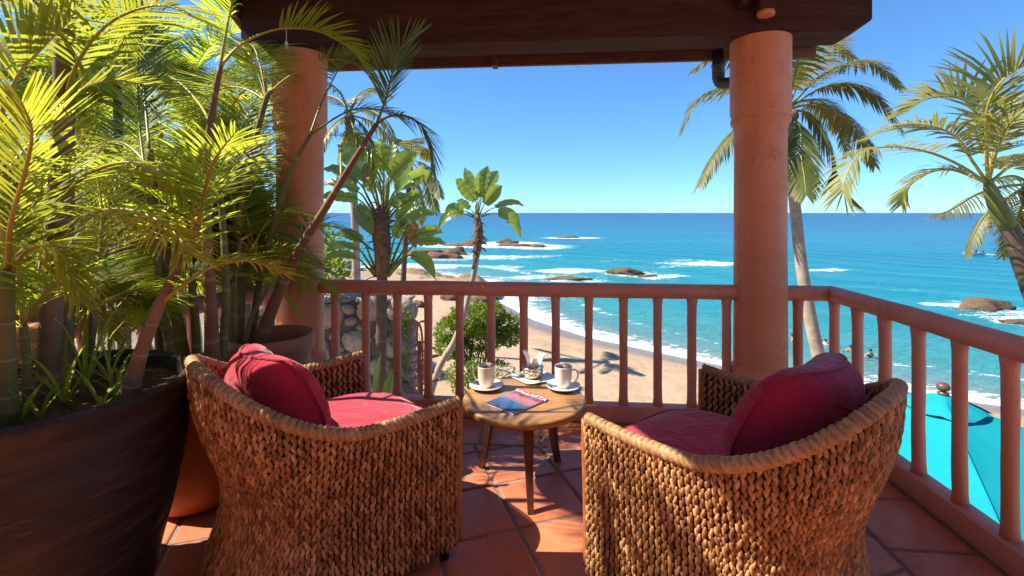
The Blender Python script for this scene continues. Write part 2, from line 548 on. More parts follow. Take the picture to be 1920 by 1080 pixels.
def tag(o, label, cat, group=None):
    o['label'] = label; o['category'] = cat
    if group: o['group'] = group
    return o

def thing(name, loc, label, cat, group=None):
    o = bpy.data.objects.new(name, None)
    o.empty_display_size = .1
    C.objects.link(o)
    o.location = loc
    return tag(o, label, cat, group)

def kind(o, k='structure'):
    o['kind'] = k
    return o

def copy_tree(o, parent=None):
    c = o.copy(); C.objects.link(c); c.parent = parent
    for ch in list(o.children):
        copy_tree(ch, c)
    return c

def crom(pts, n):
    """Catmull-Rom through the points, n samples"""
    p = [Vector(q) for q in pts]
    if len(p) == 2:
        return [p[0].lerp(p[1], i / (n - 1)) for i in range(n)]
    p = [p[0] * 2 - p[1]] + p + [p[-1] * 2 - p[-2]]
    m = len(p) - 3
    out = []
    for i in range(n):
        t = i / (n - 1) * m
        k = min(int(t), m - 1); t -= k
        a, b, c, d = p[k], p[k + 1], p[k + 2], p[k + 3]
        out.append(.5 * ((2 * b) + (c - a) * t + (2 * a - 5 * b + 4 * c - d) * t * t + (3 * b - a - 3 * c + d) * t ** 3))
    return out

def sstep(a, b, x):
    t = max(0, min(1, (x - a) / (b - a)))
    return t * t * (3 - 2 * t)

ROCK_CACHE = {}
def rock_verts(sub, seed, amp=.35, freq=1.3):
    bm = bmesh.new()
    bmesh.ops.create_icosphere(bm, subdivisions=sub, radius=1)
    for v in bm.verts:
        p = v.co.copy()
        d = 1 + amp * noise.fractal(p * freq + Vector((seed * 7.3, seed * 3.1, seed)), 1.0, 2.0, 4) - (amp * .55 * abs(noise.fractal(p * freq * 2.4 + Vector((seed, 2, 5)), 1.0, 2.0, 3)) if amp > .3 else 0)
        cell = noise.cell_vector(p * 1.7 + Vector((seed, 0, 0)))
        v.co = p * d + (cell - Vector((.5, .5, .5))) * amp * .25
    bm.verts.index_update()
    vs = [v.co.copy() for v in bm.verts]
    fs = [[v.index for v in f.verts] for f in bm.faces]
    bm.free()
    return vs, fs
# ================================================================== THE SETTING
SEA = -8.5
SHORE = np.array([(120, -60), (60, -6), (45, 8), (26, 24.3), (21.9, 26.6), (17.5, 28.4), (14.2, 30.8), (10.6, 34), (6, 38.4), (2, 44.5), (-1.2, 53), (-2.6, 61), (-5, 69), (-13, 77), (-34, 82), (-90, 92), (-240, 110)], float)
LAND = np.vstack([SHORE, [(-240, -60)]])

def seg_dist(px, py, poly):
    d = np.full(px.shape, 1e9)
    for (x0, y0), (x1, y1) in zip(poly[:-1], poly[1:]):
        vx, vy = x1 - x0, y1 - y0
        t = np.clip(((px - x0) * vx + (py - y0) * vy) / (vx * vx + vy * vy), 0, 1)
        d = np.minimum(d, np.hypot(px - x0 - t * vx, py - y0 - t * vy))
    return d
def inside(px, py, poly):
    r = np.zeros(px.shape, bool)
    n = len(poly)
    for i in range(n):
        x0, y0 = poly[i]; x1, y1 = poly[(i + 1) % n]
        if y0 == y1:
            continue
        c = ((y0 > py) != (y1 > py)) & (px < (x1 - x0) * (py - y0) / (y1 - y0) + x0)
        r ^= c
    return r
def shore_sd(px, py):
    """metres inland (negative: out at sea)"""
    d = seg_dist(px, py, SHORE)
    return np.where(inside(px, py, LAND), d, -d)
def vnoise(px, py, s, seed=0.0, octv=4):
    return np.array([noise.fractal(Vector((x * s + seed, y * s - seed, seed)), 1.0, 2.0, octv) for x, y in zip(px.ravel(), py.ravel())]).reshape(px.shape)
def grid_object(name, X, Y, Z, mat, attrs=None):
    h, w = X.shape
    me = bpy.data.meshes.new(name)
    co = np.stack([X, Y, Z], -1).reshape(-1, 3)
    idx = np.arange(h * w).reshape(h, w)
    q = np.stack([idx[:-1, :-1], idx[:-1, 1:], idx[1:, 1:], idx[1:, :-1]], -1).reshape(-1, 4)
    me.vertices.add(len(co)); me.vertices.foreach_set('co', co.ravel())
    me.loops.add(q.size); me.loops.foreach_set('vertex_index', q.ravel())
    me.polygons.add(len(q)); me.polygons.foreach_set('loop_start', np.arange(0, q.size, 4)); me.polygons.foreach_set('loop_total', np.full(len(q), 4))
    me.polygons.foreach_set('use_smooth', np.ones(len(q), bool))
    for k, a in (attrs or {}).items():
        at = me.attributes.new(k, 'FLOAT', 'POINT'); at.data.foreach_set('value', a.ravel().astype(np.float32))
    me.update(); me.validate()
    me.materials.append(mat)
    o = bpy.data.objects.new(name, me); C.objects.link(o)
    return o

# ---- reefs and rocks in the sea: (pixel x, pixel y, length m, depth m, height m, label)
SEA_ROCKS = [
    (1845, 580, 5.6, 3.0, 1.25, 'large smooth brown boulder in the shallows right of the railing corner'),
    (1175, 514, 6.4, 2.6, 1.1, 'low jagged brown rock in the sea right of the middle of the railing'),
    (1215, 518, 3.4, 1.2, .35, 'thin rock ledge tailing off right of the low jagged sea rock'),
    (948, 456, 8.0, 4.0, 1.7, 'dark rock standing in white surf right of the thin paddle-leaf plant'),
    (1008, 464, 6.0, 3.0, 1.0, 'small dark rock at the right end of the white surf'),
    (966, 461, 11.0, 4.0, .9, 'long flat wet rock in the middle of the white surf'),
    (1066, 446, 9.0, 3.0, .8, 'farthest small dark reef with a little foam'),
    (850, 478, 7.5, 5.0, 2.2, 'brown end boulder of the rocky spit'),
    (825, 484, 10.0, 5.0, 1.6, 'long brown boulder in the middle of the rocky spit'),
    (795, 478, 12.0, 6.0, 1.8, 'brown ridge at the landward side of the rocky spit'),
    (890, 458, 9.0, 4.0, 1.9, 'brown rock behind the trunk of the thin paddle-leaf plant'),
    (868, 461, 12.0, 4.0, 1.2, 'low brown rock just left of the thin paddle-leaf plant'),
    (1915, 603, 4.0, 1.5, .25, 'flat wet rock shelf near the right edge of the sea'),
    (1060, 524, 7.0, 2.5, .5, 'flat dark reef just above the middle of the railing'),
]
def ground_xy(px, py, z=SEA):
    d = (EYE - z) * 900 / (py - 399)
    return (px - 960) / 900 * d, d

def make_sea():
    ang = np.radians(np.linspace(-75, 75, 420))
    ypix = np.concatenate([np.geomspace(.22, 40, 120), np.linspace(40.6, 620, 400)])
    dist = (EYE - SEA) * 900 / ypix[::-1]
    A, D = np.meshgrid(ang, dist)
    X = D * np.tan(A) * np.where(D < 400, 1, 1); Y = D
    sd = -shore_sd(X, Y)
    foam = np.zeros_like(X)
    # breaking line, wide on the left of the beach and thin on the right
    wide = np.interp(X, [-8, 1, 8, 16, 30], [5.4, 5.0, 3.2, 2.1, 2.5])
    foam = np.maximum(foam, np.where(sd > -1, np.exp(-np.maximum(sd, 0) / wide), 0))
    second = np.exp(-((sd - wide * 2.6) / (wide * .5)) ** 2) * np.interp(X, [-8, 3, 14, 22, 30, 50], [.66, .56, .40, .38, .52, .48])
    foam = np.maximum(foam, second)
    for (px, py, L, W, H, lab) in SEA_ROCKS:
        rx, ry = ground_xy(px, py)
        k = 2.3 if py < 470 else 1.25
        e = np.hypot((X - rx - L * .12) / (L * .62 * k), (Y - ry) / (W * .75 * k + 2.2))
        foam = np.maximum(foam, np.clip(1.7 - e, 0, 1.0) * (.70 if py < 470 else .58))
    # loose foam patches left by earlier waves
    for (px, py, L, W, s) in [(1075, 508, 9, 3.5, .78), (1010, 520, 12, 2.5, .62), (1340, 494, 14, 5, .66), (1300, 488, 10, 3, .5), (1235, 518, 5, 2, .85), (940, 482, 12, 7, .6),
                              (930, 500, 8, 4, .56), (1160, 489, 8, 2, .5), (1548, 506, 6, 2.5, .62), (1870, 478, 3.5, 1, 0), (905, 540, 7, 4, .62), (1010, 480, 10, 3, .5), (1270, 500, 8, 2, .52),
                              (980, 560, 5, 3, .6), (1785, 572, 3.5, 1.4, .9), (1890, 590, 5, 1.5, .6), (1700, 545, 4, 1, .4), (760, 500, 14, 5, .7), (640, 500, 16, 5, .55)]:
        rx, ry = ground_xy(px, py)
        e = np.hypot((X - rx) / L, (Y - ry) / W)
        foam = np.maximum(foam, s * np.clip(1.5 - e, 0, 1))
    # boat wake
    bx, by = ground_xy(1838, 477)
    e = np.clip(1 - np.abs(Y - by) / 1.6, 0, 1) * np.where((X > bx) & (X < bx + 13), 1 - (X - bx) / 16, 0)
    foam = np.maximum(foam, e * 1.2)
    # swell
    ph = sd * .62 + .6 * np.sin(X * .07)
    amp = np.where(D < 160, np.clip((sd - .5) / 7, 0, 1) * .10, 0)
    Z = SEA + amp * (np.sin(ph) + .4 * np.sin(ph * 2.3 + X * .21))
    Z = np.where(sd < 0, SEA, Z)
    t = NT('sea_water')
    at = t.n('ShaderNodeAttribute', attribute_name='offshore').outputs['Fac']
    fo = t.n('ShaderNodeAttribute', attribute_name='foam').outputs['Fac']
    lg = t.math('MULTIPLY', t.math('LOGARITHM', t.math('MAXIMUM', at, .3), 10.0), .25)
    patch = t.noise(t.pos((.012, .035, 1)), 1.0, 4)
    lg = t.math('ADD', lg, t.math('MULTIPLY', t.math('SUBTRACT', patch, .5), .22))
    col = t.ramp(lg, [(0, (0.1700, 0.1920, 0.1764)), (.13, (0.0935, 0.2000, 0.2058)), (.25, (0.0340, 0.2000, 0.2226)), (.36, (0.0085, 0.1880, 0.2352)), (.48, (0.0043, 0.1520, 0.2268)), (.62, (0.0034, 0.1000, 0.1932)), (.78, (0.0034, 0.0496, 0.1386)), (1, (0.0043, 0.0304, 0.1050))])
    n_f = t.noise(t.pos((.9, 1.5, 1)), .85, 4, .68, .6)
    n_s = t.noise(t.pos((.22, .5, 1)), 1.0, 5, .6, 1.5)
    n_x = t.noise(t.pos((3.2, 5.0, 1)), 1.0, 3, .7, .8)
    n_l = t.noise(t.pos((.35, 1.6, 1)), 1.0, 3, .65, 1.2)
    mixn = t.math('ADD', t.math('ADD', t.math('MULTIPLY', n_f, .95), t.math('MULTIPLY', n_s, .55)), t.math('ADD', t.math('MULTIPLY', n_x, .75), t.math('MULTIPLY', n_l, .75)))
    thr = t.math('SUBTRACT', fo, t.math('SUBTRACT', mixn, 1.02))
    fm = t.ramp(thr, [(.02, 0.0), (.14, .5), (.36, 1.0)])
    col = t.mix(fm, col, (.80, .83, .84))
    w1 = t.noise(t.pos((.10, .30, 1)), 1.0, 3, .6, .4)
    w2 = t.noise(t.pos((.9, 1.9, 1)), 1.0, 3, .65, .5)
    nb = t.bump(w1, .55, 2.2)
    nb = t.bump(w2, .7, .40, nb)
    w3 = t.noise(t.pos((2.6, 5.5, 1)), 1.0, 3, .65, .6)
    nb = t.bump(w3, .5, .10, nb)
    rough = t.mix(fm, .24, .85)
    m = t.done(t.bsdf(col, rough, .22, 0, nb, ior=1.33))
    o = grid_object('sea', X, Y, Z, m, {'offshore': np.maximum(sd, 0), 'foam': foam})
    return kind(o)
make_sea()

def make_ground():
    xs = np.unique(np.concatenate([np.linspace(-240, -40, 26), np.linspace(-40, -14, 40), np.linspace(-14, 34, 150), np.linspace(34, 120, 30)]))
    ys = np.unique(np.concatenate([np.linspace(-60, 6, 16), np.linspace(6, 20, 24), np.linspace(20, 62, 140), np.linspace(62, 115, 30)]))
    X, Y = np.meshgrid(xs, ys)
    sd = shore_sd(X, Y)
    Z = SEA + np.where(sd > 0, .17 * np.minimum(sd, 5) + .055 * np.clip(sd - 5, 0, 40), .16 * sd)
    bump = vnoise(X, Y, .35, 3.0, 3)
    Z += np.where(sd > 1.5, np.clip((sd - 1.5) / 6, 0, 1) * .10 * bump, 0)
    left = np.clip((-X - 10) / 26, 0, 1); left = left * left * (3 - 2 * left)
    Z += np.where(sd > 0, left * np.clip(sd / 30, 0, 1) * 7.0, 0)
    t = NT('beach_sand')
    p = t.pos()
    at = t.n('ShaderNodeAttribute', attribute_name='inland').outputs['Fac']
    n1 = t.noise(p, 1.1, 6, .65)
    n2 = t.noise(p, 14, 4, .6)
    n0 = t.noise(p, .22, 3)
    col = t.mix(t.ramp(n1, [(.32, 0.0), (.68, 1.0)]), (.42, .30, .20), (.33, .23, .15))
    col = t.mix(t.math('MULTIPLY', t.ramp(n2, [(.56, 0.0), (.66, 1.0)]), .6), col, (.15, .095, .065))
    wet = t.ramp(t.math('ADD', t.math('MULTIPLY', at, .1), t.math('MULTIPLY', t.math('SUBTRACT', n0, .5), .22)), [(.16, 1.0), (.42, 0.0)])
    col = t.mix(wet, col, (.155, .105, .082))
    steps = t.vor(t.pos((1.5, 1.1, 1)), 1.0, 'SMOOTH_F1')
    dent = t.ramp(steps, [(.10, 0.0), (.32, 1.0)])
    wrack = t.math('MULTIPLY', t.ramp(t.math('ADD', t.math('MULTIPLY', at, .1), t.math('MULTIPLY', t.math('SUBTRACT', n0, .5), .5)), [(.46, 0.0), (.52, 1.0), (.60, 1.0), (.68, 0.0)]), t.ramp(n2, [(.5, 0.0), (.6, 1.0)]))
    col = t.mix(t.math('MULTIPLY', wrack, .55), col, (.10, .07, .045))
    nb = t.bump(n1, .5, .10)
    nb = t.bump(dent, .5, .06, nb)
    nb = t.bump(n2, .5, .03, nb)
    m = t.done(t.bsdf(col, t.mix(wet, .9, .28), .4, 0, nb))
    return kind(grid_object('beach_sand', X, Y, Z, m, {'inland': np.maximum(sd, 0)})), (xs, ys, Z)
beach, _g = make_ground()
def ground_z(x, y):
    xs, ys, Z = _g
    i = int(np.clip(np.searchsorted(xs, x) - 1, 0, len(xs) - 2)); j = int(np.clip(np.searchsorted(ys, y) - 1, 0, len(ys) - 2))
    return float(Z[j, i])

def rock_material(name, a, b, c, sc=1.0):
    t = NT(name)
    co = t.pos()
    n1 = t.noise(co, .9 * sc, 6, .65)
    n2 = t.noise(co, 5 * sc, 5, .6)
    col = t.mix(t.ramp(n1, [(.35, 0.0), (.65, 1.0)]), a, b)
    col = t.mix(t.math('MULTIPLY', t.ramp(n2, [(.5, 0.0), (.66, 1.0)]), .6), col, c)
    nb = t.bump(n1, .8, .4 / sc)
    nb = t.bump(n2, .6, .08 / sc, nb)
    return t.done(t.bsdf(col, .85, .3, 0, nb))
M['searock'] = rock_material('sea_rock', (.17, .10, .06), (.105, .065, .042), (.045, .032, .026))
M['shorerock'] = rock_material('shore_rock', (.27, .195, .13), (.17, .12, .078), (.065, .048, .036))

for i, (px, py, L, W, H, lab) in enumerate(SEA_ROCKS):
    x, y = ground_xy(px, py)
    vs, fs = rock_verts(4 if L > 6.1 and py > 500 else 3, i + 3, .42, 1.5)
    mb = MB()
    mb.add([Vector((v.x * L / 2, v.y * W / 2, v.z * H * .95 - H * .12)) + Vector((x, y, SEA)) for v in vs], fs)
    tag(mb.build('sea_rock', M['searock'], None, True, (x, y, SEA)), lab, 'rock', 'rocks standing in the sea')

# rocky shore behind the beach (one mass of outcrop: terrain)
def make_rocky_shore():
    xs = np.linspace(-75, -1.0, 190); ys = np.linspace(55, 90, 90)
    X, Y = np.meshgrid(xs, ys)
    sd = shore_sd(X, Y)
    n = vnoise(X, Y, .16, 5.0, 5); n2 = vnoise(X, Y, .6, 9.0, 4)
    mask = np.clip((sd + 2.5) / 3.0, 0, 1) * np.clip((Y - 57 + .4 * (X + 12)) / 6 + .6, 0, 1) * np.clip((-X - .8) / 2.5, 0, 1)
    Z = SEA - 1.0 + mask * (1.25 + .75 * np.abs(n) * 2 + .45 * n2 + np.clip((-X - 18) / 40, 0, 1) * 2.6)
    return kind(grid_object('rocky_shore', X, Y, Z, M['shorerock']))
make_rocky_shore()
srnd = random.Random(5)
for i in range(22):
    px = srnd.uniform(640, 935); py = srnd.uniform(528, 556)
    x, y = ground_xy(px, py, SEA + .5)
    L = srnd.uniform(1.0, 2.8)
    vs, fs = rock_verts(3, i + 40, .4, 1.4)
    mb = MB()
    mb.add([Vector((v.x * L / 2, v.y * L * .4, v.z * L * .2)) + Vector((x, y, SEA + .45)) for v in vs], fs)
    tag(mb.build('shore_rock', M['shorerock'], None, True, (x, y, SEA + .5)), 'weathered tan boulder among the rocks along the far left shore', 'rock', 'boulders on the rocky shore')
for i, (px, py, L, lab) in enumerate([(782, 577, 1.7, 'small dark boulder lying on the sand beside the stone wall end'), (845, 560, 2.2, 'flat tan boulder at the back edge of the sand'), (905, 557, 2.6, 'broad tan boulder where the sand meets the surf')]):
    x, y = ground_xy(px, py, SEA + 1.0)
    vs, fs = rock_verts(3, i + 80, .4, 1.5)
    mb = MB()
    mb.add([Vector((v.x * L / 2, v.y * L * .4, v.z * L * .26)) + Vector((x, y, ground_z(x, y) + .1)) for v in vs], fs)
    tag(mb.build('beach_boulder', M['searock'], None, True, (x, y, ground_z(x, y))), lab, 'rock')

# ------------------------------------------------------------------ balcony floor with tiles
TH = math.atan(.0903)                                     # the balcony stands 5 degrees askew to the view
def rail_y(x): return 3.4225 - .0903 * x
CORNER = Vector((2.152, 3.228)); LCOL = Vector((-1.571, 3.562)); RCOL = Vector((1.690, 3.27))
RDIR = Vector((.0889, 1)).normalized(); BDIR = Vector((1, -.0903)).normalized(); LDIR = Vector((.366, .93)).normalized()
def rail_right(y): return CORNER.x - .0889 * (CORNER.y - y)
def rail_left(y): return LCOL.x - .3935 * (LCOL.y - y)
BACKY = -1.2
FLOOR = [Vector((rail_left(BACKY) - .1, BACKY)), Vector((rail_right(BACKY) + .1, BACKY)), Vector((CORNER.x + .10, CORNER.y + .09)), Vector((LCOL.x - .12, LCOL.y + .12))]
mb = MB()
mb.add([(p.x, p.y, -.006) for p in FLOOR] + [(p.x, p.y, -.22) for p in FLOOR], [(0, 1, 2, 3), (7, 6, 5, 4), (0, 4, 5, 1), (1, 5, 6, 2), (2, 6, 7, 3), (3, 7, 4, 0)])
floor = kind(mb.build('floor', M['grout'], None, False))

def clip(poly, a, n):
    """keep the side where (p - a) . n >= 0"""
    out = []
    for i, p in enumerate(poly):
        q = poly[(i + 1) % len(poly)]
        dp, dq = (p - a).dot(n), (q - a).dot(n)
        if dp >= 0: out.append(p)
        if (dp >= 0) != (dq >= 0): out.append(p.lerp(q, dp / (dp - dq)))
    return out
def inset(poly, d):
    c = sum(poly, Vector((0, 0))) / len(poly)
    out = poly
    for i, p in enumerate(poly):
        q = poly[(i + 1) % len(poly)]
        e = (q - p)
        if e.length < 1e-6: continue
        n = Vector((-e.y, e.x)).normalized()
        if (c - p).dot(n) < 0: n = -n
        out = clip(out, p + n * d, n)
    return out
TILE_RND = random.Random(3)
def add_tile(poly, mesh=None, rot=0.0):
    c = sum(poly, Vector((0, 0))) / len(poly)
    dz = TILE_RND.uniform(-.0012, .0012)
    if mesh is None:
        a = inset(poly, .010); b = inset(poly, .0165)
        if len(a) < 3 or len(a) != len(b): return None
        if abs(sum(a[i].x * a[(i + 1) % len(a)].y - a[(i + 1) % len(a)].x * a[i].y for i in range(len(a)))) / 2 < .003: return None
        n = len(a)
        mb = MB()
        mb.add([(p.x, p.y, -.012) for p in a] + [(p.x, p.y, -.0035) for p in a] + [(p.x, p.y, 0) for p in b],
               [tuple(range(2 * n, 3 * n))] + [(i, (i + 1) % n, n + (i + 1) % n, n + i) for i in range(n)] + [(n + i, n + (i + 1) % n, 2 * n + (i + 1) % n, 2 * n + i) for i in range(n)])
        me = mb.mesh('tile', M['tile'], (c.x, c.y, 0), False)
    else:
        me = mesh
    o = bpy.data.objects.new('tile', me); C.objects.link(o)
    o.parent = floor
    o.location = (c.x, c.y, dz)
    if mesh is not None: o.rotation_euler = (0, 0, rot)
    return me
BW = .43                                                   # border course along the railings
nb_back = Vector((-.0903, -1)).normalized(); nb_right = Vector((-1, .0889)).normalized(); nb_left = Vector((.93, -.366))
a_back = Vector((0, rail_y(0))); a_right = CORNER; a_left = LCOL
S = .372
ta = R(18.5)
e1 = Vector((math.cos(ta), math.sin(ta))); e2 = Vector((-math.sin(ta), math.cos(ta)))
full = {}
for i in range(-16, 16):
    for j in range(-8, 14):
        o0 = Vector((.146, 1.86)) + e1 * (i * S) + e2 * (j * S)
        sq = [o0, o0 + e1 * S, o0 + e1 * S + e2 * S, o0 + e2 * S]
        p = sq
        for a, n in ((a_back + nb_back * BW, nb_back), (a_right + nb_right * BW, nb_right), (a_left + nb_left * .08, nb_left), (Vector((0, BACKY)), Vector((0, 1)))):
            p = clip(p, a, n) if p else p
        if len(p) < 3: continue
        whole = len(p) == 4 and all((p[k] - sq[k]).length < 1e-6 for k in range(4))
        if whole:
            k = TILE_RND.randint(0, 2)
            if k in full:
                add_tile(p, full[k], TILE_RND.randint(0, 3) * PI / 2)
            else:
                full[k] = add_tile(p)
        else:
            add_tile(p)
L = .385
for k in range(-6, 12):
    p0 = Vector((CORNER.x - .02, rail_y(CORNER.x - .02))) - BDIR * (k * L)
    q = [p0 + nb_back * .06, p0 - BDIR * L + nb_back * .06, p0 - BDIR * L + nb_back * BW, p0 + nb_back * BW]
    q = clip(q, a_right + nb_right * .06, nb_right)
    q = clip(q, a_left + nb_left * .08, nb_left) if q else q
    if len(q) >= 3: add_tile(q)
for k in range(0, 13):
    p0 = CORNER + nb_back * BW - RDIR * (k * L)
    q = [p0 + nb_right * .06, p0 - RDIR * L + nb_right * .06, p0 - RDIR * L + nb_right * BW, p0 + nb_right * BW]
    q = clip(q, a_back + nb_back * BW, nb_back)
    q = clip(q, Vector((0, BACKY)), Vector((0, 1))) if q else q
    if len(q) >= 3: add_tile(q)

# ------------------------------------------------------------------ railings
def wob_tube(mb, a, b, r, sq, seed, n=26, seg=14):
    a = Vector(a); b = Vector(b)
    pts = []
    rs = []
    for i in range(n):
        t = i / (n - 1)
        p = a.lerp(b, t)
        p += Vector((0, 0, .0035 * noise.noise(Vector((t * 9, seed, 0))))) + Vector((.002 * noise.noise(Vector((t * 7, seed, 5))), 0, 0))
        pts.append(p); rs.append(r * (1 + .035 * noise.noise(Vector((t * 14, seed, 9)))))
    mb.tube(pts, rs, seg, True, None, sq)
def railing(name, a, b, spots, label, seed, joint=None):
    t = thing(name, (a.x, a.y, 0), label, 'railing')
    mb = MB(); wob_tube(mb, (a.x, a.y, .906), (b.x, b.y, .906), .052, 1.0, seed)
    if joint is not None:
        mb.ellipsoid((joint.x, joint.y, .906), (Vector((.056, 0, 0)), Vector((0, .056, 0)), Vector((0, 0, .053))), 14, 7)
    mb.build('top_rail', M['rail'], t)
    mb = MB()
    d = (b - a); mid = (a + b) / 2
    mb.box((mid.x, mid.y, .056), (d.length, .105, .122), math.atan2(d.y, d.x), .022)
    mb.build('bottom_rail', M['rail'], t, True, None, 50)
    for k, s in enumerate(spots):
        mb = MB()
        rr = []
        pts = []
        for i in range(13):
            z = .10 + (.875 - .10) * i / 12
            e = .007 * math.exp(-((.875 - z) / .03)) + .005 * math.exp(-((z - .11) / .03))
            rr.append(0.0300 * (1 + .10 * noise.noise(Vector((k * 7.7, seed, 1)))) * (1 + .08 * noise.noise(Vector((z * 6, k * 3.3, seed)))) + e)
            pts.append((s.x + .003 * noise.noise(Vector((z * 4, k, seed + 3))), s.y, z))
        mb.tube(pts, rr, 12)
        mb.build('baluster', M['rail'], t)
    return t
def back_spot(px):
    k = (px - 960) / 900
    x = k * 3.4225 / (1 + .0903 * k)
    return Vector((x, rail_y(x)))
spots = [back_spot(p) for p in (629, 686, 745, 803, 862, 921, 982, 1042, 1104, 1169, 1233, 1297, 1362, 1496)]
railing('balcony_railing', LCOL + BDIR * .1, CORNER, spots, 'long rose-brown stucco railing along the sea front between the two columns', 1.0, CORNER)
ys = [3.20, 2.955, 2.71, 2.46, 2.21, 1.965, 1.72, 1.475, 1.23, .985, .74, .495, .25, 0, -.25, -.5, -.75, -1.0]
railing('balcony_railing', CORNER, Vector((rail_right(BACKY), BACKY)), [Vector((rail_right(y), y)) for y in ys], 'rose-brown stucco railing running back along the right side past the wicker chair', 2.0)
ys = [3.3 - .245 * k for k in range(18)]
railing('balcony_railing', LCOL - LDIR * .05, Vector((rail_left(BACKY), BACKY)), [Vector((rail_left(y), y)) for y in ys], 'orange stucco railing on the left half hidden behind the potted palms', 3.0)

# ------------------------------------------------------------------ columns
def column(p, label, top, seed):
    t = thing('column', (p.x, p.y, 0), label, 'column', 'stucco columns of the balcony')
    def lathe(name, prof):
        mb = MB()
        fine = []
        for (r0, z0), (r1, z1) in zip(prof[:-1], prof[1:]):
            n = max(1, int((z1 - z0) / .12))
            for i in range(n): fine.append((r0 + (r1 - r0) * i / n, z0 + (z1 - z0) * i / n))
        fine.append(prof[-1])
        mb.lathe((p.x, p.y, 0), fine, 40, .012, seed)
        return mb.build(name, M['column'], t, True, None, 50)
    lathe('base', [(.205, -.005), (.205, .26), (.207, .29), (.199, .315), (.185, .325), (.196, .34), (.200, .36), (.196, .385), (.182, .405), (.172, .42)])
    lathe('shaft', [(.168, .40), (.166, .8), (.164, 1.4), (.163, 2.0), (.166, 2.03)])
    lathe('collar', [(.164, 2.015), (.172, 2.04), (.184, 2.055), (.187, 2.075), (.181, 2.095), (.179, 2.10), (.186, 2.115), (.189, 2.14), (.189, 2.4), (.190, top)])
    return t
column(LCOL, 'terracotta stucco column on the left, palm fronds crossing it', 2.62, 2.0)
column(RCOL, 'terracotta stucco column on the right, behind the right wicker chair', 2.62, 7.0)

# ------------------------------------------------------------------ beam, roof, eave
rot = -TH
def along_beam(x, off=0): return Vector((x, rail_y(x))) + Vector((.0903, 1)).normalized() * off
BL, BR_ = -1.93, 2.33
mb = MB()
pa, pb = along_beam(BL, -.155), along_beam(BR_ - .02, -.155); pc, pd = along_beam(BR_, .14), along_beam(BL, .14)
nseg = 40
vs, fs = [], []
for i in range(nseg + 1):
    s = i / nseg
    f = pa.lerp(pb, s); b = pd.lerp(pc, s)
    w = lambda k: .004 * noise.noise(Vector((s * 18, k, 1)))
    low = .06 * sstep(.985, 1.0, s)
    ring = [(f.x, f.y + .012, 2.62 + w(0) + low), (f.x, f.y + w(5), 2.632 + w(1) + low), (f.x, f.y + w(6), 3.03), (b.x, b.y, 3.03), (b.x, b.y, 2.632 + w(2) + low), (b.x, b.y - .012, 2.62 + w(3) + low)]
    vs += ring
for i in range(nseg):
    for k in range(6):
        a = i * 6 + k; b = i * 6 + (k + 1) % 6
        fs.append((a, a + 6, b + 6, b))
fs.append((0, 1, 2, 3, 4, 5)); fs.append(tuple(nseg * 6 + k for k in (5, 4, 3, 2, 1, 0)))
mb.add(vs, fs)
beam = tag(mb.build('wooden_beam', M['beam'], None, False, (pa.x, pa.y, 2.62)), 'heavy dark timber beam resting on both columns', 'beam')

roof = thing('roof', (0, 1.2, 3.0), 'balcony roof overhanging the dark timber beam', 'roof')
def slab(poly_z, th, name, mat):
    mb = MB(); n = len(poly_z)
    mb.add([tuple(p) for p in poly_z] + [(p[0], p[1], p[2] + th) for p in poly_z], [tuple(range(n - 1, -1, -1)), tuple(range(n, 2 * n))] + [(i, (i + 1) % n, n + (i + 1) % n, n + i) for i in range(n)])
    return mb.build(name, mat, roof, False)
fr = along_beam(BR_ + .02, .10); fl = along_beam(-2.08, .10)
slab([(-.62, BACKY - .3, 3.035), (2.05, BACKY - .3, 3.035), (fr.x, fr.y, 3.035), (fl.x, fl.y, 3.035)], .11, 'slab', M['ceiling'])
gr = along_beam(2.46, .78); gl = along_beam(-2.25, .78)
slab([(fl.x, fl.y + .003, 3.03), (fr.x, fr.y + .003, 3.03), (gr.x, gr.y, 2.855), (gl.x, gl.y, 2.855)], .09, 'overhang', M['fascia'])
mb = MB()
mid = (gl + gr) / 2
mb.box((mid.x, mid.y + .03, 2.80), ((gr - gl).length, .045, .115), rot, .006)
mb.build('eave_board', M['fascia'], roof, False)
mb = MB(); mb.box((mid.x, mid.y - .05, 2.838), ((gr - gl).length - .1, .10, .028), rot); mb.build('soffit_strip', M['beam'], roof, False)
for px in (912, 1334):
    x = (px - 960) / 900 * 4.13
    q = along_beam(x, .77)
    mb = MB(); mb.box((q.x, q.y, 2.775), (.045, .11, .10), rot, .004); mb.build('eave_bracket', M['fascia'], roof, False)
# fascia on the left side of the roof
mb = MB()
a = Vector((-.64, BACKY - .3)); b = fl
d = b - a; mid2 = (a + b) / 2
mb.box((mid2.x, mid2.y, 2.99), (d.length, .05, .26), math.atan2(d.y, d.x), .004)
mb.build('side_fascia', M['fascia'], roof, False)

# downpipe behind the right column
dp = thing('downpipe', tuple(P(1347, 110, 4.05)), 'dark metal downpipe with an elbow hanging from the eave beside the right column', 'downpipe')
mb = MB()
a = P(1347, 100, 4.06); b = P(1347, 146, 4.06); c = P(1356, 157, 4.03); e = P(1400, 150, 3.85)
mb.tube([a, b], .052, 14); mb.build('pipe', M['dark_metal'], dp)
mb = MB(); mb.tube(crom([b + Vector((0, 0, .02)), b, c, e], 12), .050, 14); mb.build('elbow', M['dark_metal'], dp)
mb = MB(); mb.tube([P(1347, 121, 4.06), P(1347, 125, 4.06)], .058, 14); mb.build('pipe_collar', M['dark_metal'], dp)

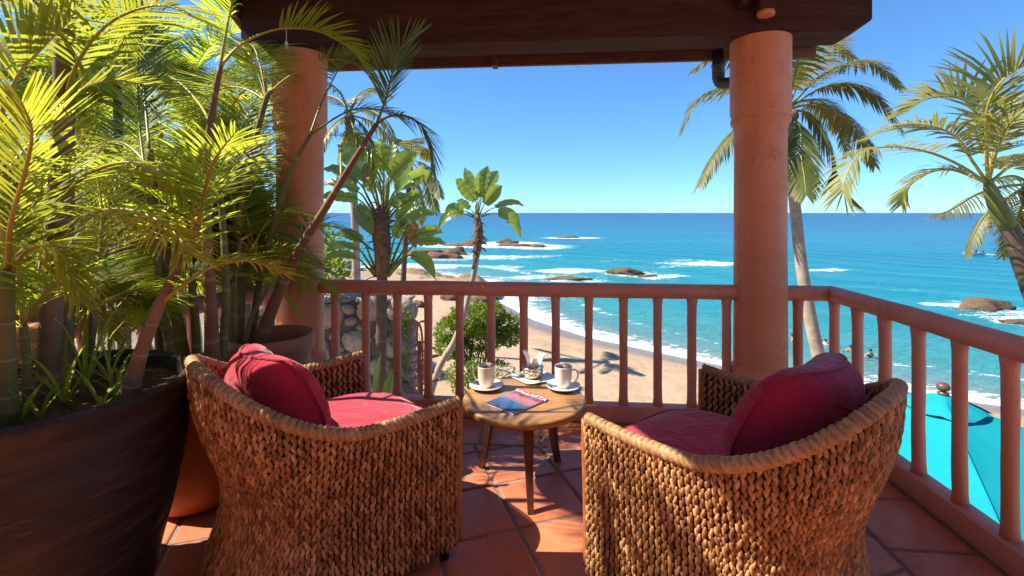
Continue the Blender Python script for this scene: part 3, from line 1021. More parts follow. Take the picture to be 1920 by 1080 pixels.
# round downlight on a wooden block above the right column
q = along_beam(1.62, -.24)
dl = thing('downlight', (q.x, q.y, 2.72), 'small round clay downlight on a wooden block above the right column', 'lamp')
qq = along_beam(1.555, -.20)
mb = MB(); mb.box((qq.x + .075, qq.y - .03, 2.88), (.10, .09, .30), rot, .006); mb.build('block', M['beam'], dl, False)
mb = MB(); mb.box((qq.x - .055, qq.y, 2.86), (.05, .085, .16), rot, .006); mb.build('side_block', M['beam'], dl, False)
mb = MB(); mb.lathe((qq.x + .075, qq.y - .035, 2.70), [(.035, 0), (.050, 0), (.053, .012), (.050, .03), (.03, .03)], 20); mb.build('ring', M['column'], dl)
mb = MB(); mb.lathe((qq.x + .075, qq.y - .035, 2.703), [(.001, .004), (.036, .004), (.036, .02), (.001, .02)], 16); mb.build('lens', M['cream'], dl)
# little hanging shell ornament on the left column
q = P(537, 78, 3.30)
orn = thing('shell_ornament', tuple(q), 'little white shell charm hanging at the top of the left column', 'ornament')
mb = MB(); mb.tube([q + Vector((0, 0, .12)), q], .0025, 5); mb.build('cord', M['paper'], orn)
mb = MB(); mb.ellipsoid(q + Vector((0, 0, -.015)), (Vector((0, 0, .02)), Vector((.012, 0, 0)), Vector((0, .012, 0))), 8, 4); mb.ellipsoid(q + Vector((.008, 0, -.045)), (Vector((.02, 0, 0)), Vector((0, .012, 0)), Vector((0, 0, .012))), 8, 4); mb.build('shell', M['white'], orn)

# house behind the balcony and its base
mb = MB()
mb.box((-.75, BACKY - .22, 1.43), (6.4, .2, 3.2))
tag(mb.build('house_wall', M['wall_plaster'], None, False), 'ochre plaster house wall closing the balcony at the back', 'wall')
mb = MB()
F2 = [Vector((rail_left(BACKY) + .1, BACKY)), Vector((rail_right(BACKY) - .15, BACKY)), Vector((CORNER.x - .15, CORNER.y - .2)), Vector((LCOL.x + .05, LCOL.y - .2))]
mb.add([(p.x, p.y, -.225) for p in F2] + [(p.x, p.y, -9.5) for p in F2], [(0, 1, 2, 3), (7, 6, 5, 4), (0, 4, 5, 1), (1, 5, 6, 2), (2, 6, 7, 3), (3, 7, 4, 0)])
tag(mb.build('house_base', M['wall_plaster'], None, False), 'ochre plaster lower storey of the house under the balcony', 'building')
# ================================================================== FURNITURE
ARM = .46; BACK = .46; FRONT = .40
def _raw():
    pts = [Vector((ARM + .012 * (1 - k / 40), FRONT - (FRONT + .02) * k / 40)) for k in range(40)]
    for k in range(201):
        a = k / 200 * PI / 2
        e = 2 / 2.25
        pts.append(Vector((ARM * max(math.cos(a), 0) ** e, -.02 - BACK * max(math.sin(a), 0) ** e)))
    return pts
_PL = _raw()
_SL = [0.0]
for _a, _b in zip(_PL[:-1], _PL[1:]): _SL.append(_SL[-1] + (_b - _a).length)
def _at(d):
    d = max(0, min(_SL[-1], d))
    lo = int(np.searchsorted(_SL, d)); lo = max(1, min(lo, len(_SL) - 1))
    f = (d - _SL[lo - 1]) / max(1e-9, _SL[lo] - _SL[lo - 1])
    return _PL[lo - 1].lerp(_PL[lo], f)
def plan(u):
    """u in -1..1 along the U of the tub chair (left arm tip, round the back, right arm tip); chair faces +y. Returns point, outward normal, s (0 tip .. 1 back)"""
    tot = _SL[-1]
    d = (1 - abs(u)) * tot
    sg = 1 if u > 0 else -1
    p = _at(d)
    if d > tot - .05:
        n = Vector((p.x / .6, -1)).normalized()
    else:
        q0, q1 = _at(d - .05), _at(d + .05)
        t_ = (q1 - q0).normalized(); n = Vector((-t_.y, t_.x))
        if n.dot(p) < 0: n = -n
    return Vector((p.x * sg, p.y)), Vector((n.x * sg, n.y)), d / tot
def rim_z(s):
    return .652 - .012 * math.sin(PI * min(1, s / .45)) + .225 * sstep(.34, .95, s)
def body_off(s, z):
    """outward offset of the wall at height z: waisted, flaring at the foot, straight at the arm tips"""
    k = sstep(.05, .80, s)
    waist = -.115 * math.exp(-((z - .34) / (.26 if z > .34 else .34)) ** 2)
    foot = .012 * sstep(.25, 0, z)
    return k * (waist + foot) - (1 - k) * .012 * sstep(.65, .2, z)
def shell_pt(u, z, extra=0.0):
    p, n, s = plan(u)
    q = p + n * (body_off(s, z) + extra)
    return Vector((q.x, q.y, z)), Vector((n.x, n.y, 0)), s

KR = random.Random(77)
def knot(mb, c, up, side, out, w, h, d, tilt):
    a = (up * math.cos(tilt) + side * math.sin(tilt))
    b = (side * math.cos(tilt) - up * math.sin(tilt))
    o_ = len(mb.a)
    mb.ellipsoid(c, (a * h, b * w, out * d), 6, 3)
    tone = max(.02, min(1, KR.gauss(.5, .24)))
    mb.a[o_:] = [tone] * (len(mb.a) - o_)

def make_chair(label):
    wr = random.Random(8)
    t = thing('wicker_chair', (0, 0, 0), label, 'chair', 'wicker tub chairs')
    mb = MB()                                                        # dark backing behind the plaits
    NU, NZ = 72, 10
    for side in (0, 1):
        def fn(a, b, side=side):
            u = -1 + 2 * a
            s = plan(u)[2]
            z0 = .05; z = z0 + (rim_z(s) - z0) * b
            return shell_pt(u, z, -.007 - .021 * side)[0]
        mb.grid(fn, NU, NZ)
    mb.build('backing', M['shell'], t)
    N = 104
    for i in range(N):                                               # outer plaits, one object each
        u = -1 + 2 * (i + .5) / N
        s = plan(u)[2]
        z1 = rim_z(s) - .018; z0 = .055
        mb = MB()
        nk = int((z1 - z0) / .0168)
        ph = wr.random()
        for k in range(nk):
            z = z0 + (k + .3 + .4 * ph) * (z1 - z0) / nk
            p, n, _ = shell_pt(u, z)
            p2, _, _ = shell_pt(u, z + .01)
            up = (p2 - p).normalized()
            sd = up.cross(n).normalized()
            sgn = 1 if k % 2 else -1
            sc = wr.uniform(.85, 1.18)
            p = p + sd * (sgn * .0028 + wr.uniform(-.0014, .0014)) + n * wr.uniform(-.002, .003)
            knot(mb, p, up, sd, n, .0076 * sc, .0200 * wr.uniform(.85, 1.2), .0080 * sc, sgn * wr.uniform(.10, .34))
        mb.build('plait', M['weave'], t)
    N2 = 76
    for i in range(N2):                                              # inner plaits above the seat
        u = -1 + 2 * (i + .5) / N2
        s = plan(u)[2]
        z1 = rim_z(s) - .015; z0 = .36
        mb = MB()
        nk = int((z1 - z0) / .018)
        for k in range(nk):
            z = z0 + (k + .5) * (z1 - z0) / nk
            p, n, _ = shell_pt(u, z, -.036)
            up = Vector((0, 0, 1)); sd = up.cross(n).normalized()
            sgn = 1 if k % 2 else -1
            knot(mb, p + sd * sgn * .0042, up, sd, n, .0085 * wr.uniform(.9, 1.1), .0205, .0075, sgn * wr.uniform(.15, .4))
        mb.build('inner_plait', M['weave'], t)
    # wrapped rim: one roll with a slanting lap for every turn
    mb = MB()
    n = 520; seg = 14
    vs, fs, al = [], [], []
    for i in range(n + 1):
        u = -1 + 2 * i / n
        p, nn, s = plan(u)
        c = Vector((p.x, p.y, rim_z(s))) - Vector((nn.x, nn.y, 0)) * .016
        q, _, s2 = plan(min(1, u + .004)); q0, _, s0 = plan(max(-1, u - .004))
        T = (Vector((q.x, q.y, rim_z(s2))) - Vector((q0.x, q0.y, rim_z(s0)))).normalized()
        O = Vector((nn.x, nn.y, 0)); O = (O - T * O.dot(T)).normalized(); U = O.cross(T)
        if U.z < 0: U = -U
        for k in range(seg):
            a = 2 * PI * k / seg
            turn = i / n * 104 + .55 * math.sin(a) + .25 * math.cos(a) + .35 * noise.noise(Vector((i * .09, 0, 0)))
            fr = turn % 1.0
            rr = .0235 * (1 + .34 * (abs(math.sin(PI * fr)) ** .5 - .7)) + .0022 * noise.noise(Vector((int(turn) * 1.7, k * .1, 2)))
            vs.append(c + O * math.cos(a) * rr * .98 + U * math.sin(a) * rr)
            al.append(.62 + .34 * noise.noise(Vector((int(turn) * 2.37, 4.2, 1.1))) - (.35 if fr < .1 or fr > .9 else 0))
    for i in range(n):
        for k in range(seg):
            a = i * seg + k; b = i * seg + (k + 1) % seg
            fs.append((a, b, b + seg, a + seg))
    fs.append(tuple(range(seg))); fs.append(tuple(n * seg + k for k in range(seg)))
    mb.add(vs, fs, al)
    mb.build('rim', M['rim'], t)
    for sg in (-1, 1):                                               # plain wrapped edge at each arm tip
        mb = MB()
        pts = []
        for i in range(14):
            z = .07 + (.645 - .07) * i / 13
            p, nn, s = shell_pt(sg, z, -.018)
            pts.append(p + Vector((0, .008, 0)))
        mb.tube(pts, .017, 10)
        mb.build('arm_edge', M['arm_edge'], t)
    # woven apron under the seat
    mb = MB(); mb.box((0, FRONT - .02, .21), (2 * ARM - .06, .02, .30)); mb.build('apron_backing', M['shell'], t, False)
    for i in range(26):
        x = -ARM + .05 + (2 * ARM - .10) * i / 25
        mb = MB()
        for k in range(15):
            z = .065 + k * .0195
            sgn = 1 if k % 2 else -1
            knot(mb, Vector((x + sgn * .0062, FRONT - .004, z)), Vector((0, 0, 1)), Vector((1, 0, 0)), Vector((0, 1, 0)), .0093, .0215, .0085, sgn * .4)
        mb.build('apron_plait', M['weave'], t)
    mb = MB(); mb.box((0, .13, .345), (2 * ARM - .22, .48, .03)); mb.build('seat_deck', M['shell'], t, False)
    for (x, y) in ((-ARM + .035, FRONT - .045), (ARM - .035, FRONT - .045), (-.27, -.33), (.27, -.33)):
        mb = MB()
        mb.tube([(x, y, .09), (x, y, .0)], [.024, .018], 8)
        mb.build('foot', M['dark_leg'], t)
    return t

def seat_cushion(label, loc, rz, mat):
    """boxed seat pad filling the tub, local frame of the chair"""
    mb = MB()
    def outline(a):
        # a 0..1 round the pad
        ang = a * 2 * PI
        c, s = math.cos(ang), math.sin(ang)
        e = 2 / 3.6 if s > 0 else 2 / 2.6
        x = .385 * math.copysign(abs(c) ** e, c)
        y = (.485 if s > 0 else .315) * math.copysign(abs(s) ** e, s)
        return Vector((x, y))
    NA = 72
    prof = [(.0, .068), (.25, .066), (.5, .061), (.75, .052), (.9, .040), (.975, .022), (1.0, .0), (.985, -.03), (.95, -.05), (.0, -.055)]
    vs, fs = [], []
    for r, z in prof:
        for k in range(NA):
            o = outline(k / NA)
            p = o * r
            wr = .006 * noise.noise(Vector((p.x * 7, p.y * 7, 2))) * (1 if z > 0 else 0)
            vs.append(Vector((p.x, p.y, z + wr)))
    for i in range(len(prof) - 1):
        for k in range(NA):
            a = i * NA + k; b = i * NA + (k + 1) % NA
            fs.append((a, a + NA, b + NA, b))
    mb.add(vs, fs)
    t = thing('seat_cushion', (0, 0, 0), label, 'cushion', 'chair cushions')
    mb.build('pad', mat, t)
    mb = MB()
    mb.tube([Vector((outline(k / NA).x * .992, outline(k / NA).y * .992, .018)) for k in range(NA + 1)], .0045, 6)
    mb.build('piping', M['piping'], t)
    t.location = loc; t.rotation_euler = (0, 0, rz)
    return t

def back_pillow(label, mat, loc, rot, w, h, th, seed, sag=.0):
    """plump pillow: two bulging faces meeting in a piped seam, pointed corners; local x = width, z = height, y = thickness"""
    t = thing('back_pillow', (0, 0, 0), label, 'pillow', 'chair cushions')
    N = 36
    def face(sg):
        def fn(a, b):
            x, z = a * 2 - 1, b * 2 - 1
            x2 = x * math.sqrt(1 - .30 * abs(z) ** 3)
            z2 = z * math.sqrt(1 - .30 * abs(x) ** 3)
            rad = max(abs(x), abs(z))
            bul = (max(0, 1 - abs(x) ** 2.2) * max(0, 1 - abs(z) ** 2.2)) ** .42
            near = sstep(.35, .75, rad) * (1 - sstep(.75, .98, rad))
            tang = x if abs(z) > abs(x) else z
            wr = .013 * noise.noise(Vector((x * 1.8 + seed, z * 2.6, sg * 3))) * bul
            wr += .006 * math.sin(tang * 15 + 3 * noise.noise(Vector((tang * 3, seed, sg)))) * near * (.5 + .5 * noise.noise(Vector((tang * 2.2, seed + 4, sg))))
            wr += .008 * abs(noise.noise(Vector((x * 5 + z * 3, z * 2 - x, seed)))) * bul
            return Vector((x2 * w / 2, sg * (th * .5 * bul + wr) + sag * (x2 * x2), z2 * h / 2))
        return fn
    mb = MB()
    mb.grid(face(1), N, N)
    mb.f = [tuple(reversed(f)) for f in mb.f]
    mb2 = MB(); mb2.grid(face(-1), N, N)
    mb.add(mb2.v, mb2.f)
    body = mb.build('cover', mat, t)
    ring = [(i / N, 0) for i in range(N)] + [(1, i / N) for i in range(N)] + [(1 - i / N, 1) for i in range(N)] + [(0, 1 - i / N) for i in range(N)]
    f1 = face(1)
    mb = MB()
    mb.tube([f1(a, b) * 1.004 for a, b in ring] + [f1(*ring[0]) * 1.004], .0055, 6)
    mb.build('piping', M['piping'], t)
    t.location = loc; t.rotation_euler = rot
    return t

def chair_xy(face, cx, cy, lx, ly):
    a = math.atan2(face[1], face[0]) - PI / 2
    c, s = math.cos(a), math.sin(a)
    return Vector((cx + lx * c - ly * s, cy + lx * s + ly * c)), a

FL = Vector((.736, .677)); CL = Vector((-.545, 2.355)) - FL.normalized() * .39
FR = Vector((-.652, .758)); CR = Vector((.643, 2.155)) - FR.normalized() * .39
chairL = make_chair('left wicker tub chair facing the sea, dappled red pillow in it')
chairL.location = (CL.x, CL.y, 0); aL = math.atan2(FL.y, FL.x) - PI / 2; chairL.rotation_euler = (0, 0, aL)
chairR = copy_tree(chairL)
tag(chairR, 'right wicker tub chair with its arm in sunlight, nearest the right railing', 'chair', 'wicker tub chairs')
aR = math.atan2(FR.y, FR.x) - PI / 2
chairR.location = (CR.x, CR.y, 0); chairR.rotation_euler = (0, 0, aR)
seat_cushion('crimson seat cushion in the left wicker chair, speckled with sun', (CL.x, CL.y, .46), aL, M['red'])
seat_cushion('crimson seat cushion in the right wicker chair with one bright sunlit corner', (CR.x, CR.y, .46), aR, M['red'])
p, _ = chair_xy(FL, CL.x, CL.y, 0, -.215)
back_pillow('plump red back pillow of the left wicker chair under leaf shadows', M['red'], (p.x, p.y, .69), (R(24), R(-4), aL), .54, .43, .23, 1.0, .10)
p, _ = chair_xy(FR, CR.x, CR.y, .02, -.215)
back_pillow('plump red back pillow of the right wicker chair, shade put into its red', M['red_shaded'], (p.x, p.y, .70), (R(24), R(3), aR), .62, .48, .26, 5.0, .10)

# ------------------------------------------------------------------ table
TC = Vector((.066, 2.62)); TZ = .446; TR = .333
tb = thing('coffee_table', (TC.x, TC.y, 0), 'low round wooden table with three curved legs between the chairs', 'table')
mb = MB()
mb.lathe((TC.x, TC.y, 0), [(TR - .02, TZ - .040), (TR - .006, TZ - .036), (TR, TZ - .026), (TR, TZ - .010), (TR - .004, TZ - .003), (TR - .012, TZ), (.12, TZ), (.001, TZ)], 64)
mb.build('table_top', M['table'], tb, True, None, 40)
mb = MB(); mb.lathe((TC.x, TC.y, 0), [(.215, TZ - .085), (.225, TZ - .085), (.225, TZ - .041), (.215, TZ - .041)], 40); mb.build('apron', M['leg_wood'], tb, True, None, 40)
for (lx, ly) in ((.09, 2.315), (-.172, 2.735), (.268, 2.80)):
    d = (Vector((lx, ly)) - TC); dn = d.normalized(); sd = Vector((-dn.y, dn.x))
    mb = MB()
    vs, fs = [], []
    NZ = 12
    for i in range(NZ + 1):
        s = i / NZ
        z = (TZ - .041) * (1 - s)
        r = .215 + (d.length - .215) * (s ** 2.2)
        hw = .0255 * (1 - .42 * s); ht = .0235 * (1 - .45 * s)
        c = TC + dn * r
        for a, b in ((-1, -1), (1, -1), (1, 1), (-1, 1)):
            q = c + sd * hw * a + dn * ht * b
            vs.append((q.x, q.y, z))
    for i in range(NZ):
        for k in range(4):
            a = i * 4 + k; b = i * 4 + (k + 1) % 4
            fs.append((a, a + 4, b + 4, b))
    fs.append((0, 1, 2, 3)); fs.append((NZ * 4 + 3, NZ * 4 + 2, NZ * 4 + 1, NZ * 4))
    mb.add(vs, fs)
    mb.build('leg', M['leg_wood'], tb, True, None, 40)

# ------------------------------------------------------------------ things on the table
def on_table(px, py):
    d = (EYE - TZ) * 900 / (py - 399)
    return Vector(((px - 960) / 900 * d, d, TZ))
def cup_set(px, py, mug, plate, handle_ang, lab, plab, spoon_lab, spoon_ang, square=False):
    c = on_table(px, py)
    K = 1.28
    def lz(pr): return [(r * K, z * K) for r, z in pr]
    s = thing('saucer', tuple(c), plab, 'saucer', 'saucers on the table')
    mb = MB()
    mb.lathe(c, lz([(.03, .0005), (.034, .004), (.05, .007), (.072, .014), (.076, .017), (.0765, .0195), (.072, .0175), (.05, .0105), (.032, .008), (.001, .008)]), 40)
    mb.build('plate', plate, s)
    cz = c + Vector((0, 0, .0085 * K))
    t = thing('coffee_cup', tuple(cz), lab, 'cup', 'coffee cups')
    mb = MB()
    mb.lathe(cz, lz([(.022, 0), (.027, .002), (.030, .010), (.036, .028), (.0385, .05), (.0392, .088), (.0402, .092), (.0392, .0935), (.0372, .091), (.036, .05), (.032, .02), (.001, .014)]), 36)
    mb.build('bowl', mug, t)
    mb = MB()
    a = handle_ang
    dv = Vector((math.cos(a), math.sin(a), 0))
    pts = [cz + dv * r * K + Vector((0, 0, z * K)) for r, z in ((.036, .076), (.052, .080), (.064, .068), (.063, .045), (.05, .026), (.033, .022))]
    mb.tube(crom(pts, 16), .007, 8, True, None, .7)
    mb.build('handle', mug, t)
    mb = MB(); mb.lathe(cz, lz([(.001, .079), (.0368, .079), (.0368, .0785), (.001, .0782)]), 28); mb.build('coffee', M['coffee'], t)
    # spoon lying on the saucer
    dv = Vector((math.cos(spoon_ang), math.sin(spoon_ang), 0)); sv = Vector((-dv.y, dv.x, 0))
    o = c + sv * .062 + Vector((0, 0, .0245))
    sp = thing('teaspoon', tuple(o), spoon_lab, 'spoon', 'teaspoons')
    mb = MB(); mb.tube([o - dv * .055 + Vector((0, 0, .004)), o, o + dv * .035], [.0035, .0022, .0022], 6, True, None, .6); mb.build('stem', M['steel'], sp)
    mb = MB(); mb.ellipsoid(o + dv * .052, (dv * .021, sv * .0125, Vector((0, 0, .004))), 10, 5); mb.build('spoon_bowl', M['steel'], sp)
cup_set(912, 728, M['cream'], M['white'], R(160), 'tan coffee cup near the left chair, handle to the left', 'white saucer under the tan cup on the left', 'teaspoon on the left saucer', R(80))
cup_set(1056, 729, M['white'], M['white'], R(-10), 'white coffee cup on the right of the table, handle to the right', 'white saucer under the white cup on the right', 'teaspoon on the right saucer', R(150))

# square white plate with a pierced silver sugar bowl full of paper sachets
c = on_table(1001, 709)
pl = MB()
vs = []
for (r, z) in ((.095, .0005), (.120, .009), (.120, .012), (.092, .005)):
    for k in range(32):
        a = 2 * PI * k / 32
        e = 2 / 5.0
        x = r * math.copysign(abs(math.cos(a)) ** e, math.cos(a)); y = r * math.copysign(abs(math.sin(a)) ** e, math.sin(a))
        q = Matrix.Rotation(R(33), 2) @ Vector((x, y))
        vs.append(c + Vector((q.x * 1.0, q.y * .9, z)))
fs = [(i * 32 + k, i * 32 + (k + 1) % 32, (i + 1) * 32 + (k + 1) % 32, (i + 1) * 32 + k) for i in range(3) for k in range(32)] + [tuple(range(96, 128)), tuple(range(31, -1, -1))]
pl.add(vs, fs)
tag(pl.build('square_plate', M['white'], None, True, tuple(c), 40), 'square white plate under the patterned silver sugar bowl', 'plate')
c2 = c + Vector((-.006, .004, .0055))
sb = thing('sugar_bowl', tuple(c2), 'pierced silver sugar bowl holding white paper napkins at the back of the table', 'bowl')
t = NT('pierced_silver')
v = t.vor(t.coord('Object', (1, 1, 1)), 95, 'F1', 0)
holes = t.ramp(v, [(.36, 0.0), (.46, 1.0)])
M['pierced'] = t.done(t.bsdf(t.mix(holes, (.05, .035, .02), (.62, .56, .46)), .32, .5, t.mix(holes, 0.0, .85), t.bump(holes, .8, .002)))
mb = MB(); mb.lathe(c2, [(.036, 0), (.054, .005), (.061, .024), (.063, .056), (.064, .064), (.062, .064), (.060, .024), (.052, .008), (.001, .007)], 40); mb.build('bowl', M['pierced'], sb)
mb = MB(); mb.lathe(c2, [(.063, .060), (.0655, .061), (.0655, .067), (.063, .067)], 40); mb.build('lip', M['steel'], sb)
for k, (ang, lean, ln, lab) in enumerate([(R(20), .55, .085, 'white paper napkin curling out of the right of the silver bowl'), (R(165), .38, .095, 'white paper napkin standing up at the left of the silver bowl'), (R(-70), .2, .052, 'cream paper sachet in the middle of the silver bowl')]):
    dv = Vector((math.cos(ang), math.sin(ang), 0)); sv = Vector((-dv.y, dv.x, 0))
    mb = MB()
    wd = .050 if k < 2 else .036
    def fn(a, b, thick=0.0):
        r = .012 + lean * ln * (b ** 1.5) * 1.0 + .006 * math.sin(a * 6)
        z = .012 + (.060 + ln * 1.15 * (1 - .35 * lean)) * b * (1 - .22 * b * lean)
        p = c2 + dv * (r + thick) + sv * ((a - .5) * 2 * wd * (1 - .45 * max(0, b - .55) * 2 * abs(a - .5) * 2)) + Vector((0, 0, z))
        p += dv * (.016 * math.cos((a - .5) * PI) * b)
        return p
    mb.grid(lambda a, b: fn(a, b), 10, 10)
    m2 = MB(); m2.grid(lambda a, b: fn(a, b, -.0012), 10, 10); mb.add(m2.v, [tuple(reversed(f)) for f in m2.f])
    tag(mb.build('paper_napkin', M['paper'], None, True, tuple(c2)), lab, 'napkin')
# folded napkin by the left cup
q = on_table(950, 694)
mb = MB()
for k in range(3):
    mb.box(q + Vector((0, 0, .003 + k * .0035)), (.10 - k * .004, .07 - k * .003, .003), R(-18 + k * 2))
tag(mb.build('folded_napkin', M['paper'], None, False, tuple(q)), 'folded white paper napkin at the back left of the table', 'napkin')

# magazine
def magazine():
    p = [on_table(*a) for a in ((906, 759), (973, 789), (1032, 748), (966, 727))]     # near-left, near-right, far-right, far-left
    cen = sum(p, Vector()) / 4
    ex = ((p[2] - p[3]) + (p[1] - p[0])).normalized()                  # along the title
    ey = Vector((-ex.y, ex.x, 0))
    w, h = .205, .270
    t = thing('magazine', tuple(cen), 'glossy magazine with a blue and pink sunset cover lying on the table', 'magazine')
    def quadbox(w, h, z0, z1, wob):
        mb = MB()
        nx = 6
        vs = []
        for z in (z0, z1):
            for i in range(nx + 1):
                for sgn in (-1, 1):
                    x = (i / nx - .5) * w
                    q = cen + ex * x + ey * (sgn * h / 2) + Vector((0, 0, z + wob * math.sin(PI * i / nx)))
                    vs.append(q)
        n = (nx + 1) * 2
        fs = []
        for i in range(nx):
            a = i * 2
            fs += [(a, a + 1, a + 3, a + 2), (n + a, n + a + 2, n + a + 3, n + a + 1), (a, a + 2, n + a + 2, n + a), (a + 1, n + a + 1, n + a + 3, a + 3)]
        fs += [(0, n, n + 1, 1), (2 * nx, 2 * nx + 1, n + 2 * nx + 1, n + 2 * nx)]
        mb.add(vs, fs)
        return mb
    pg = quadbox(w - .004, h - .004, .0015, .0075, .001).build('pages', M['paper'], t, False)
    m = NT('magazine_cover')
    co = m.n('ShaderNodeAttribute', attribute_name='cover').outputs['Vector']
    sp = m.n('ShaderNodeSeparateXYZ'); m.l(co, sp.inputs[0])
    n1 = m.noise(co, 3.0, 5, .6, .8)
    yy = m.math('ADD', sp.outputs[1], m.math('MULTIPLY', m.math('SUBTRACT', n1, .5), .22))
    col = m.ramp(yy, [(0, (.035, .07, .16)), (.25, (.03, .10, .24)), (.42, (.07, .12, .24)), (.5, (.34, .14, .15)), (.66, (.42, .16, .17)), (.78, (.20, .06, .12)), (1, (.36, .06, .10))])
    rocks = m.ramp(m.noise(co, 4.2, 4), [(.56, 0.0), (.62, 1.0)])
    col = m.mix(m.math('MULTIPLY', rocks, .55), col, (.03, .035, .06))
    M['cover'] = m.done(m.bsdf(col, .16, .5, coat=.3))
    for nm, z0, z1 in (('cover', .0087, .0092), ('back_cover', .0008, .0014)):
        mbq = quadbox(w, h, z0, z1, .001)
        o = mbq.build(nm, M['cover'], t, False)
        at = o.data.attributes.new('cover', 'FLOAT_VECTOR', 'POINT')
        vals = []
        for v in mbq.v:
            d = Vector(v) - cen
            vals += [d.dot(ex) / w + .5, d.dot(ey) / h + .5, 0]
        at.data.foreach_set('vector', vals)
    cu = bpy.data.curves.new('title', 'FONT')
    cu.body = 'VALLARTA'; cu.align_x = 'CENTER'; cu.size = .049; cu.extrude = .0002; cu.space_character = .95
    tmp = bpy.data.objects.new('title_tmp', cu); C.objects.link(tmp)
    me = bpy.data.meshes.new_from_object(tmp.evaluated_get(bpy.context.evaluated_depsgraph_get()))
    bpy.data.objects.remove(tmp)
    mt = Matrix(((ex.x, ey.x, 0), (ex.y, ey.y, 0), (0, 0, 1))).to_4x4()
    mt.translation = ey * (h * .345) + Vector((0, 0, .0106))
    me.transform(mt)
    me.materials.clear(); me.materials.append(M['paper'])
    o = bpy.data.objects.new('title_lettering', me); C.objects.link(o); o.parent = t
magazine()
# ================================================================== PLANTS
def frond_mesh(mb_leaf, mb_rib, pts, leaf_len, n, width, start=.18, droop=.5, vee=.35, rr=.008, seed=0, ang0=72, ang1=22, gap=0.0, tipshort=.35, samples=40, fold=False):
    """feather leaf: midrib through pts, n leaflets a side"""
    fr = random.Random(seed)
    pp = crom(pts, samples)
    mb_rib.tube(pp[::2] + ([pp[-1]] if samples % 2 == 0 else []), [rr * (1 - .8 * i / (samples // 2)) for i in range(len(pp[::2]) + (1 if samples % 2 == 0 else 0))], 6)
    up = Vector((0, 0, 1))
    lastS = None
    frames = []
    for i in range(samples):
        T = (pp[min(i + 1, samples - 1)] - pp[max(i - 1, 0)]).normalized()
        S = T.cross(up)
        if S.length < .25 and lastS is not None:
            S = lastS - T * lastS.dot(T)
        elif S.length < .05:
            S = Vector((1, 0, 0)) - T * T.x
        S.normalize()
        if lastS is not None and S.dot(lastS) < 0: S = -S
        lastS = S
        frames.append((T, S, S.cross(T)))
    for k in range(n):
        t = start + (1 - start) * (k + fr.uniform(-.25, .25) + .5) / n
        t = min(.995, max(start, t))
        f = t * (samples - 1); i = min(int(f), samples - 2); fr_ = f - i
        p = pp[i].lerp(pp[i + 1], fr_)
        T, S, N = frames[i]
        if N.z < 0 and False: N = -N
        q = (t - start) / (1 - start)
        prof = (.55 + .45 * min(1, q / .25)) * (1 - (1 - tipshort) * max(0, (q - .35) / .65) ** 1.4)
        for sg in (-1, 1):
            if gap and fr.random() < gap: continue
            L = leaf_len * prof * fr.uniform(.88, 1.08)
            a = R(ang0 + (ang1 - ang0) * q ** .8 + fr.uniform(-7, 7))
            v = vee + fr.uniform(-.12, .12)
            D = T * math.cos(a) + (S * sg * math.cos(v) + N * math.sin(v)) * math.sin(a)
            D.normalize()
            w = width * (.75 + .25 * math.sin(PI * min(1, q + .2))) * fr.uniform(.85, 1.1)
            dr = droop * fr.uniform(.7, 1.25)
            # stations along the leaflet
            c = p.copy(); d = D.copy()
            st = ((0, .45), (.22, 1.0), (.55, .85), (.82, .45), (1, 0))
            vs, al = [], []
            prev = 0
            for (s, ww) in st:
                stepl = (s - prev) * L
                d2 = (d + Vector((0, 0, -1)) * dr * stepl / max(leaf_len, .01)).normalized()
                c = c + d2 * stepl
                d = d2
                prev = s
                W = T - d * T.dot(d)
                if W.length < 1e-3: W = S.copy()
                W.normalize()
                if ww > 0:
                    vs += [c - W * w * ww * .5, c + W * w * ww * .5]; al += [s, s]
                else:
                    vs.append(c); al.append(1.0)
            mb_leaf.add(vs, [(0, 2, 3, 1), (2, 4, 5, 3), (4, 6, 7, 5), (6, 8, 7)], [max(.001, x) for x in al])

def add_frond(parent, pts, mat, rib_mat, name='frond', **kw):
    lf, rb = MB(), MB()
    frond_mesh(lf, rb, pts, **kw)
    o = lf.build(name, mat, parent, True, tuple(pts[0]))
    rb.build('midrib', rib_mat, o, True)
    return o

def arc_pts(base, az, el, length, sag, n=7):
    """gravity-bent curve from base"""
    d = Vector((math.cos(az) * math.cos(el), math.sin(az) * math.cos(el), math.sin(el)))
    pts = [Vector(base)]
    p = Vector(base)
    for i in range(n):
        d = (d + Vector((0, 0, -sag / n * (.5 + 1.3 * i / n)))).normalized()
        p = p + d * length / n
        pts.append(p.copy())
    return pts

def stem(parent, pts, r0, r1, mat, name='stem', seg=10, n=30, bulge=.0):
    mb = MB()
    pp = crom(pts, n)
    mb.tube(pp, [r0 + (r1 - r0) * (i / (n - 1)) ** .8 + bulge * math.exp(-i / 3) for i in range(n)], seg)
    return mb.build(name, mat, parent, True)

